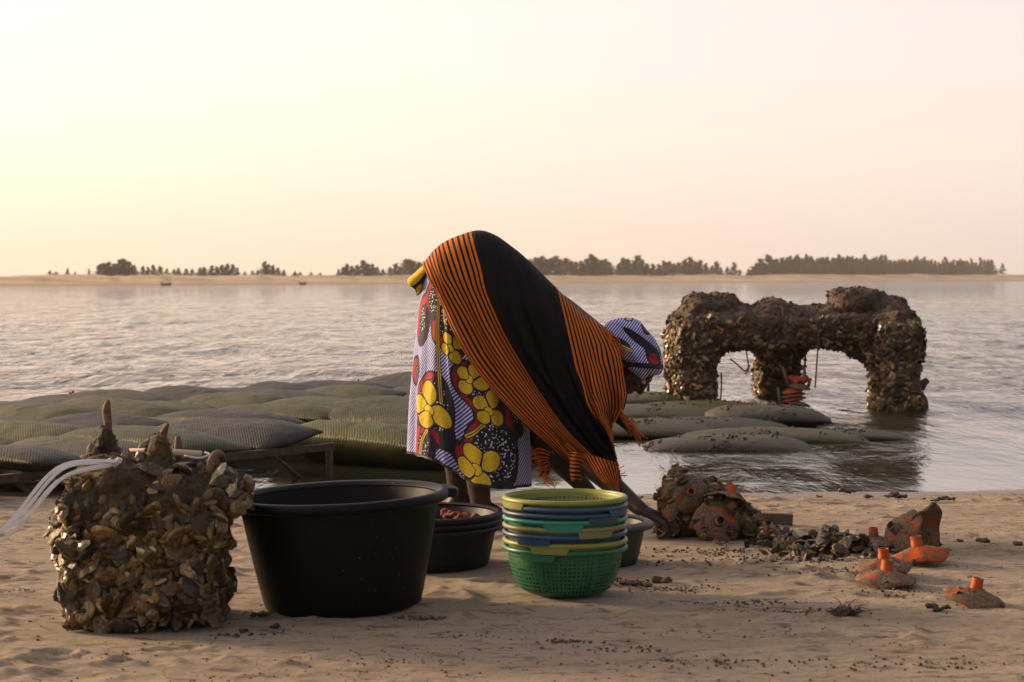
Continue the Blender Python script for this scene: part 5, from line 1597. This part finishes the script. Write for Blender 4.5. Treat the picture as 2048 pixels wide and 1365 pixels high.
# ---- tied end of the wrapper sticking out at the waist
fl = np.array([[(852, 523), (836, 540), (818, 556), (812, 562)], [(856, 535), (842, 550), (826, 566), (820, 572)], [(856, 556), (846, 566), (836, 576), (830, 580)], [(850, 575), (842, 584), (836, 590), (834, 592)]], float)
G = catmull(fl, 24); G = catmull(np.transpose(G, (1, 0, 2)), 24)
fu, fv = np.meshgrid(np.linspace(0, 1, 24), np.linspace(0, 1, 24), indexing='ij')
dep = D0 - 0.09 - 0.02 * np.sin(fv * 5) + 0.03 * fu
FX = (G[..., 0] - 1024) * dep / FPX; FZ = CAM_H - (G[..., 1] - 556) * dep / FPX
z0 = np.zeros_like(fu)
fpet = np.minimum(ell(fu * .08, fv * .09, np.array([.042, .02]), (.04, .022)), ell(fu * .08, fv * .09, np.array([.05, .068]), (.02, .014)))
flap = new_obj('wrapper_end', mesh_from('wrapper_end', np.stack([FX, dep, FZ], -1).reshape(-1, 3), grid_faces(24, 24), True, np.stack([fu * .08, fv * .09], -1).reshape(-1, 2),
    {'pat': np.stack([z0 - .02, fpet, z0 + 9], -1).reshape(-1, 3), 'pat2': np.stack([z0, z0 + 9, z0 + 9], -1).reshape(-1, 3)}), M['wax'], person)
flap['label'] = 'yellow knotted end of the wrapper sticking out at the waist'
flap.modifiers.new('thick', 'SOLIDIFY').thickness = 0.003

# ---- shawl draped over the back
cv = [[(846, 528), (862, 560), (885, 610), (925, 690), (985, 772), (1055, 846), (1118, 902), (1178, 944), (1232, 972)],
      [(880, 490), (900, 545), (928, 602), (968, 680), (1022, 758), (1083, 834), (1138, 890), (1188, 932), (1233, 960)],
      [(945, 463), (962, 530), (980, 595), (1010, 665), (1058, 745), (1112, 825), (1162, 885), (1203, 922), (1235, 948)],
      [(985, 468), (1010, 550), (1032, 625), (1060, 700), (1098, 770), (1142, 840), (1183, 890), (1212, 918), (1232, 936)],
      [(1040, 506), (1064, 590), (1084, 655), (1108, 722), (1137, 788), (1170, 846), (1198, 882), (1216, 904), (1230, 922)],
      [(1112, 575), (1128, 640), (1140, 690), (1151, 738), (1165, 785), (1185, 825), (1203, 850), (1216, 872), (1226, 900)],
      [(1162, 622), (1184, 680), (1195, 722), (1203, 762), (1209, 795), (1212, 815), (1214, 828), (1216, 838), (1219, 848)],
      [(1212, 655), (1233, 695), (1241, 730), (1246, 765), (1247, 793), (1244, 810), (1237, 822), (1228, 832), (1220, 840)]]
uk = np.array([0, .15, .31, .41, .55, .69, .85, 1.0])
CV = np.array(cv, float)
NU, NP = 230, 200
ui = np.linspace(0, 1, NU)
ti = np.interp(ui, uk, np.arange(len(uk)))
def cr_at(P, t):
    i = np.clip(np.floor(t).astype(int), 0, len(P) - 2); f = (t - i).reshape((-1,) + (1,) * (P.ndim - 1))
    p0 = P[np.maximum(i - 1, 0)]; p1 = P[i]; p2 = P[i + 1]; p3 = P[np.minimum(i + 2, len(P) - 1)]
    return 0.5 * ((2 * p1) + (-p0 + p2) * f + (2 * p0 - 5 * p1 + 4 * p2 - p3) * f ** 2 + (-p0 + 3 * p1 - 3 * p2 + p3) * f ** 3)
CU = cr_at(CV, ti)                                   # (NU, 9, 2)
def shawl_sheet(sg, pmax, n):
    tv = np.linspace(0, 1, n)
    K = 0.42
    ph = np.clip(tv / K, 0, 1) * PI / 2
    p = np.where(tv < K, 0.20 * (1 - np.cos(ph)), 0.20 + (pmax - 0.20) * ((tv - K) / (1 - K)) ** 1.0)
    w = np.sin(ph)
    Pt = cr_at(np.transpose(CU, (1, 0, 2)), p * 8)   # (n, NU, 2)
    Pt = np.transpose(Pt, (1, 0, 2))                 # (NU, n, 2)
    wob = np.stack([vnoise(np.stack([np.repeat(ui[:, None] * 16, len(p), 1), np.repeat(p[None, :] * 9, NU, 0), np.full((NU, len(p)), q + .3)], -1)) for q in (0, 5)], -1)
    Pt = Pt + wob * 3.2 * np.clip(p * 6, 0.25, 1)[None, :, None]
    half = np.interp(ui, [0, .15, .4, .7, 1], [0.205, 0.222, 0.215, 0.195, 0.16])[:, None] * w[None, :]
    lower = np.clip((p - 0.45) / 0.55, 0, 1)[None, :]
    half = half + 0.02 * lower * np.sin(PI * ui)[:, None]
    U_, P_ = np.meshgrid(ui, p, indexing='ij')
    UW = U_ + 0.010 * fbm(np.stack([U_ * 5, P_ * 4, P_ * 0 + 1.5], -1), 3) * np.clip(P_ * 4, 0, 1)
    Q = np.stack([U_ * 7, P_ * 1.6, np.full_like(U_, 2.0 if sg < 0 else 9.0)], -1)
    gro = np.clip(P_ * 2.2, 0, 1)
    fold = 0.038 * fbm(Q, 3) + 0.014 * np.abs(np.sin(U_ * 13 + 1.5 * P_ + 1.5 * fbm(Q * .7, 2))) ** 3 + 0.018 * np.sin(U_ * 31 + 3 * P_ + 2 * fbm(Q * .5, 2)) * (0.35 + 0.65 * np.clip((P_ - .2) * 2, 0, 1)) + 0.006 * np.sin(U_ * 66 - 5 * P_)
    for u0, dr, w_, A_ in ((.10, .05, .016, .020), (.21, -.04, .020, .026), (.36, .10, .022, .034), (.47, -.05, .018, .030), (.58, .08, .022, .034), (.75, -.06, .016, .024), (.88, .04, .018, .026)):
        uu_ = U_ - u0 - dr * P_ - 0.02 * np.sin(P_ * 7 + u0 * 40)
        fold = fold - A_ * np.exp(-(uu_ / w_) ** 2) * np.clip((P_ - .12) * 3, 0, 1) + A_ * 0.55 * np.exp(-((uu_ - 2.1 * w_) / (1.5 * w_)) ** 2) * np.clip((P_ - .12) * 3, 0, 1)
    # a few drape ridges that run across, between hip and arm
    fold = fold + 0.010 * np.sin(P_ * 16 + U_ * 9) * np.exp(-((U_ - .5) / .14) ** 2) * np.clip((P_ - .45) * 3, 0, 1)
    dep = D0 + sg * (half + fold * gro)
    X = (Pt[..., 0] - 1024) * D0 / FPX; Z = CAM_H - (Pt[..., 1] - 556) * D0 / FPX
    return np.stack([X, dep, Z], -1), UW, P_
near, Un, Pn = shawl_sheet(-1, 1.0, NP)
far, Uf, Pf = shawl_sheet(1, 0.62, NP // 2)
G = np.concatenate([far[:, :0:-1], near], 1); U_ = np.concatenate([Uf[:, :0:-1], Un], 1); P_ = np.concatenate([-Pf[:, :0:-1], Pn], 1)
shawl = new_obj('shawl', mesh_from('shawl', G.reshape(-1, 3), grid_faces(G.shape[0], G.shape[1])[:, ::-1], True, np.stack([U_, P_], -1).reshape(-1, 2)), M['shawl'], person)
shawl['label'] = 'black shawl with orange striped borders draped over the back'
sm = shawl.modifiers.new('thick', 'SOLIDIFY'); sm.thickness = 0.004; sm.offset = -1

def strip(name, ctrl, d, ulo, uhi, parent, along=False, n=30, wav=0.012):
    """small hanging piece of the shawl; ctrl rows of photo pixels"""
    Gp = catmull(np.array(ctrl, float), n); Gp = catmull(np.transpose(Gp, (1, 0, 2)), n)
    a, b_ = np.meshgrid(np.linspace(0, 1, n), np.linspace(0, 1, n), indexing='ij')
    dp = d + wav * np.sin(a * 7 + b_ * 3)
    X = (Gp[..., 0] - 1024) * dp / FPX; Z = CAM_H - (Gp[..., 1] - 556) * dp / FPX
    uu = ulo + (uhi - ulo) * (b_ if along else a)
    o = new_obj(name, mesh_from(name, np.stack([X, dp, Z], -1).reshape(-1, 3), grid_faces(n, n), True, np.stack([uu, b_ if not along else a], -1).reshape(-1, 2)), M['shawl'], parent)
    o.modifiers.new('thick', 'SOLIDIFY').thickness = 0.003
    return o
strip('hanging_end', [[(1138, 902), (1160, 906)], [(1140, 930), (1160, 932)], [(1143, 962), (1164, 964)]], 7.16, 0.0, 0.20, shawl, True)
strip('hanging_end', [[(1160, 906), (1200, 916), (1236, 926)], [(1182, 936), (1212, 944), (1239, 950)], [(1208, 966), (1224, 974), (1241, 984)]], 7.09, 0.0, 0.26, shawl, False)
strip('trailing_end', [[(1060, 900), (1082, 896), (1100, 904)], [(1066, 920), (1082, 916), (1098, 918)], [(1086, 935), (1096, 932), (1102, 936)], [(1080, 955), (1090, 952), (1098, 950)]], 7.36, 0.0, 0.2, shawl, True)
def threads(name, pts, n, L, drop, d, seed, spread=4.0, rad=0.0016):
    r = random.Random(seed); mb = MB()
    P = catmull(np.array(pts, float), n)
    for x, y in P:
        p = [(x + r.gauss(0, spread * .3), y + r.gauss(0, spread * .3))]
        dx, dy = drop; l = L * r.uniform(.5, 1.2)
        for q in range(3):
            p.append((p[-1][0] + dx * l / 3 + r.gauss(0, spread), p[-1][1] + dy * l / 3 + r.gauss(0, spread)))
        mb.tube(catmull([at(a, b_, d + r.gauss(0, .012)) for a, b_ in p], 7), rad, 4)
    return mb.build(name, M['thread'], shawl)
threads('fringe', [(1213, 658), (1226, 678), (1236, 700)], 26, 30, (.55, .9), 7.32, 1, 3.0)
threads('fringe', [(1062, 900), (1075, 925), (1088, 945), (1096, 955)], 30, 26, (.35, .8), 7.34, 2, 5.0)
threads('fringe', [(1232, 935), (1238, 955), (1240, 975)], 14, 10, (.9, -.2), 7.18, 3, 2.0)
threads('fringe', [(1070, 860), (1120, 905), (1185, 948)], 20, 9, (-.2, 1), 7.24, 6, 2.0, .0012)
# corner of the shawl hanging in front, ending in a tassel
tp = catmull([at(1226, 822, 7.36), at(1240, 838, 7.35), at(1254, 852, 7.34), at(1264, 866, 7.34)], 12)
MB().tube(tp, list(np.linspace(.026, .012, 12)), 10).build('shawl_corner', M['black_cloth'], shawl)
threads('tassel', [(1240, 826), (1252, 838), (1262, 850), (1268, 862)], 46, 26, (.62, .95), 7.325, 4, 3.2, .0018)
threads('tassel', [(1232, 822), (1248, 838)], 14, 34, (.75, .95), 7.315, 5, 2.0, .002)

# ---- head wrap: a folded cloth cap with real depth
ol = np.array([(1203, 653), (1222, 643), (1250, 637), (1276, 642), (1293, 660), (1310, 682), (1321, 708), (1325, 732), (1321, 748), (1300, 753), (1288, 763), (1264, 752), (1247, 728), (1235, 697), (1220, 672)], float)
cc_ = np.array([1268, 702.0])
dv = ol - cc_; ang = np.arctan2(dv[:, 1], dv[:, 0]); rad = np.hypot(dv[:, 0], dv[:, 1])
o_ = np.argsort(ang); ang = ang[o_]; rad = rad[o_]
angp = np.concatenate([ang - 2 * PI, ang, ang + 2 * PI]); radp = np.concatenate([rad] * 3)
na, nr = 200, 120
aa = np.linspace(-PI, PI, na, endpoint=False); ph = np.linspace(0.0, PI, nr)
AA, PHh = np.meshgrid(aa, ph, indexing='ij')
ra = np.interp(aa, angp, radp); ra = (np.roll(ra, 1) + ra * 2 + np.roll(ra, -1)) / 4; ra = (np.roll(ra, 2) + ra * 2 + np.roll(ra, -2)) / 4
rho = np.sin(PHh) ** 0.8
hx = cc_[0] + np.cos(AA) * ra[:, None] * rho; hy = cc_[1] + np.sin(AA) * ra[:, None] * rho
dd = -np.sign(np.cos(PHh)) * np.abs(np.cos(PHh)) ** 0.75 * 0.098
lx = (hx - cc_[0]) / 60; ly = (hy - cc_[1]) / 60
Q = np.stack([lx * 1.2, ly * 1.2, dd * 9], -1)
rid = np.sin((ly * 0.95 - lx * 0.45) * 7.5 + 2.6 * fbm(Q, 2)) ; rid = np.abs(rid) ** 0.7 * np.sign(rid)
amp_ = np.clip(np.sin(PHh) * 1.5, 0, 1)
fold = 0.016 * rid + 0.016 * fbm(Q * 2.2 + 7, 3)
k_ = 1 + fold * 2.2
hx = cc_[0] + (hx - cc_[0]) * (1 + fold * 1.6); hy = cc_[1] + (hy - cc_[1]) * (1 + fold * 1.6)
dep = D0 - .03 + dd * (1 + fold * 7)
HV = np.stack([(hx - 1024) * dep / FPX, dep, CAM_H - (hy - 556) * dep / FPX], -1)
S_ = (hx - 1200) / FPX * D0; D_ = (hy - 630) / FPX * D0
pq = lambda x, y: np.array([(x - 1200) / FPX * D0, (y - 630) / FPX * D0])
b, pet, stm, red, cor = wax_attrs(S_, D_, [(pq(1280, 678), (.070, .013), .62), (pq(1240, 683), (.035, .012), .4), (pq(1296, 650), (.026, .034), -.5), (pq(1308, 718), (.020, .040), -.5)], [], [[pq(1232, 688), pq(1262, 702)], [pq(1252, 738), pq(1266, 726)]], 5.0)
red = (((hx > 1276) & (hy < 668)) | ((hx > 1298) & (hy > 708))).astype(float)
bnd = seg_d(S_, D_, [pq(1250, 728), pq(1290, 732), pq(1330, 734)]) - .009
lead = ell(S_, D_, pq(1258, 638), (.010, .006))
wrap = new_obj('head_wrap', mesh_from('head_wrap', HV.reshape(-1, 3), grid_faces(na, nr, closed_n=True), True, np.stack([S_, D_], -1).reshape(-1, 2),
    {'pat': np.stack([b, np.minimum(pet, lead), stm], -1).reshape(-1, 3), 'pat2': np.stack([red, cor, bnd], -1).reshape(-1, 3)}), M['wax'], person)
wrap['label'] = 'lavender striped head wrap of the same wax print'
# ------------------------------------------------------------------ hazy evening air
hz = MB().box((60, 420, 4.0), (1900, 1000, 14.0)).build('haze', None, None, False)
hm = bpy.data.materials.new('haze'); hm.use_nodes = True
hn_ = hm.node_tree
for n in list(hn_.nodes):
    if n.type == 'BSDF_PRINCIPLED': hn_.nodes.remove(n)
pvn = hn_.nodes.new('ShaderNodeVolumePrincipled')
pvn.inputs['Color'].default_value = (1.0, 0.96, 0.92, 1); pvn.inputs['Density'].default_value = 0.0003; pvn.inputs['Anisotropy'].default_value = 0.3
hn_.links.new(pvn.outputs[0], hn_.nodes['Material Output'].inputs['Volume'])
hz.data.materials.append(hm); tag(hz, kind='stuff')
sc.cycles.volume_bounces = 0
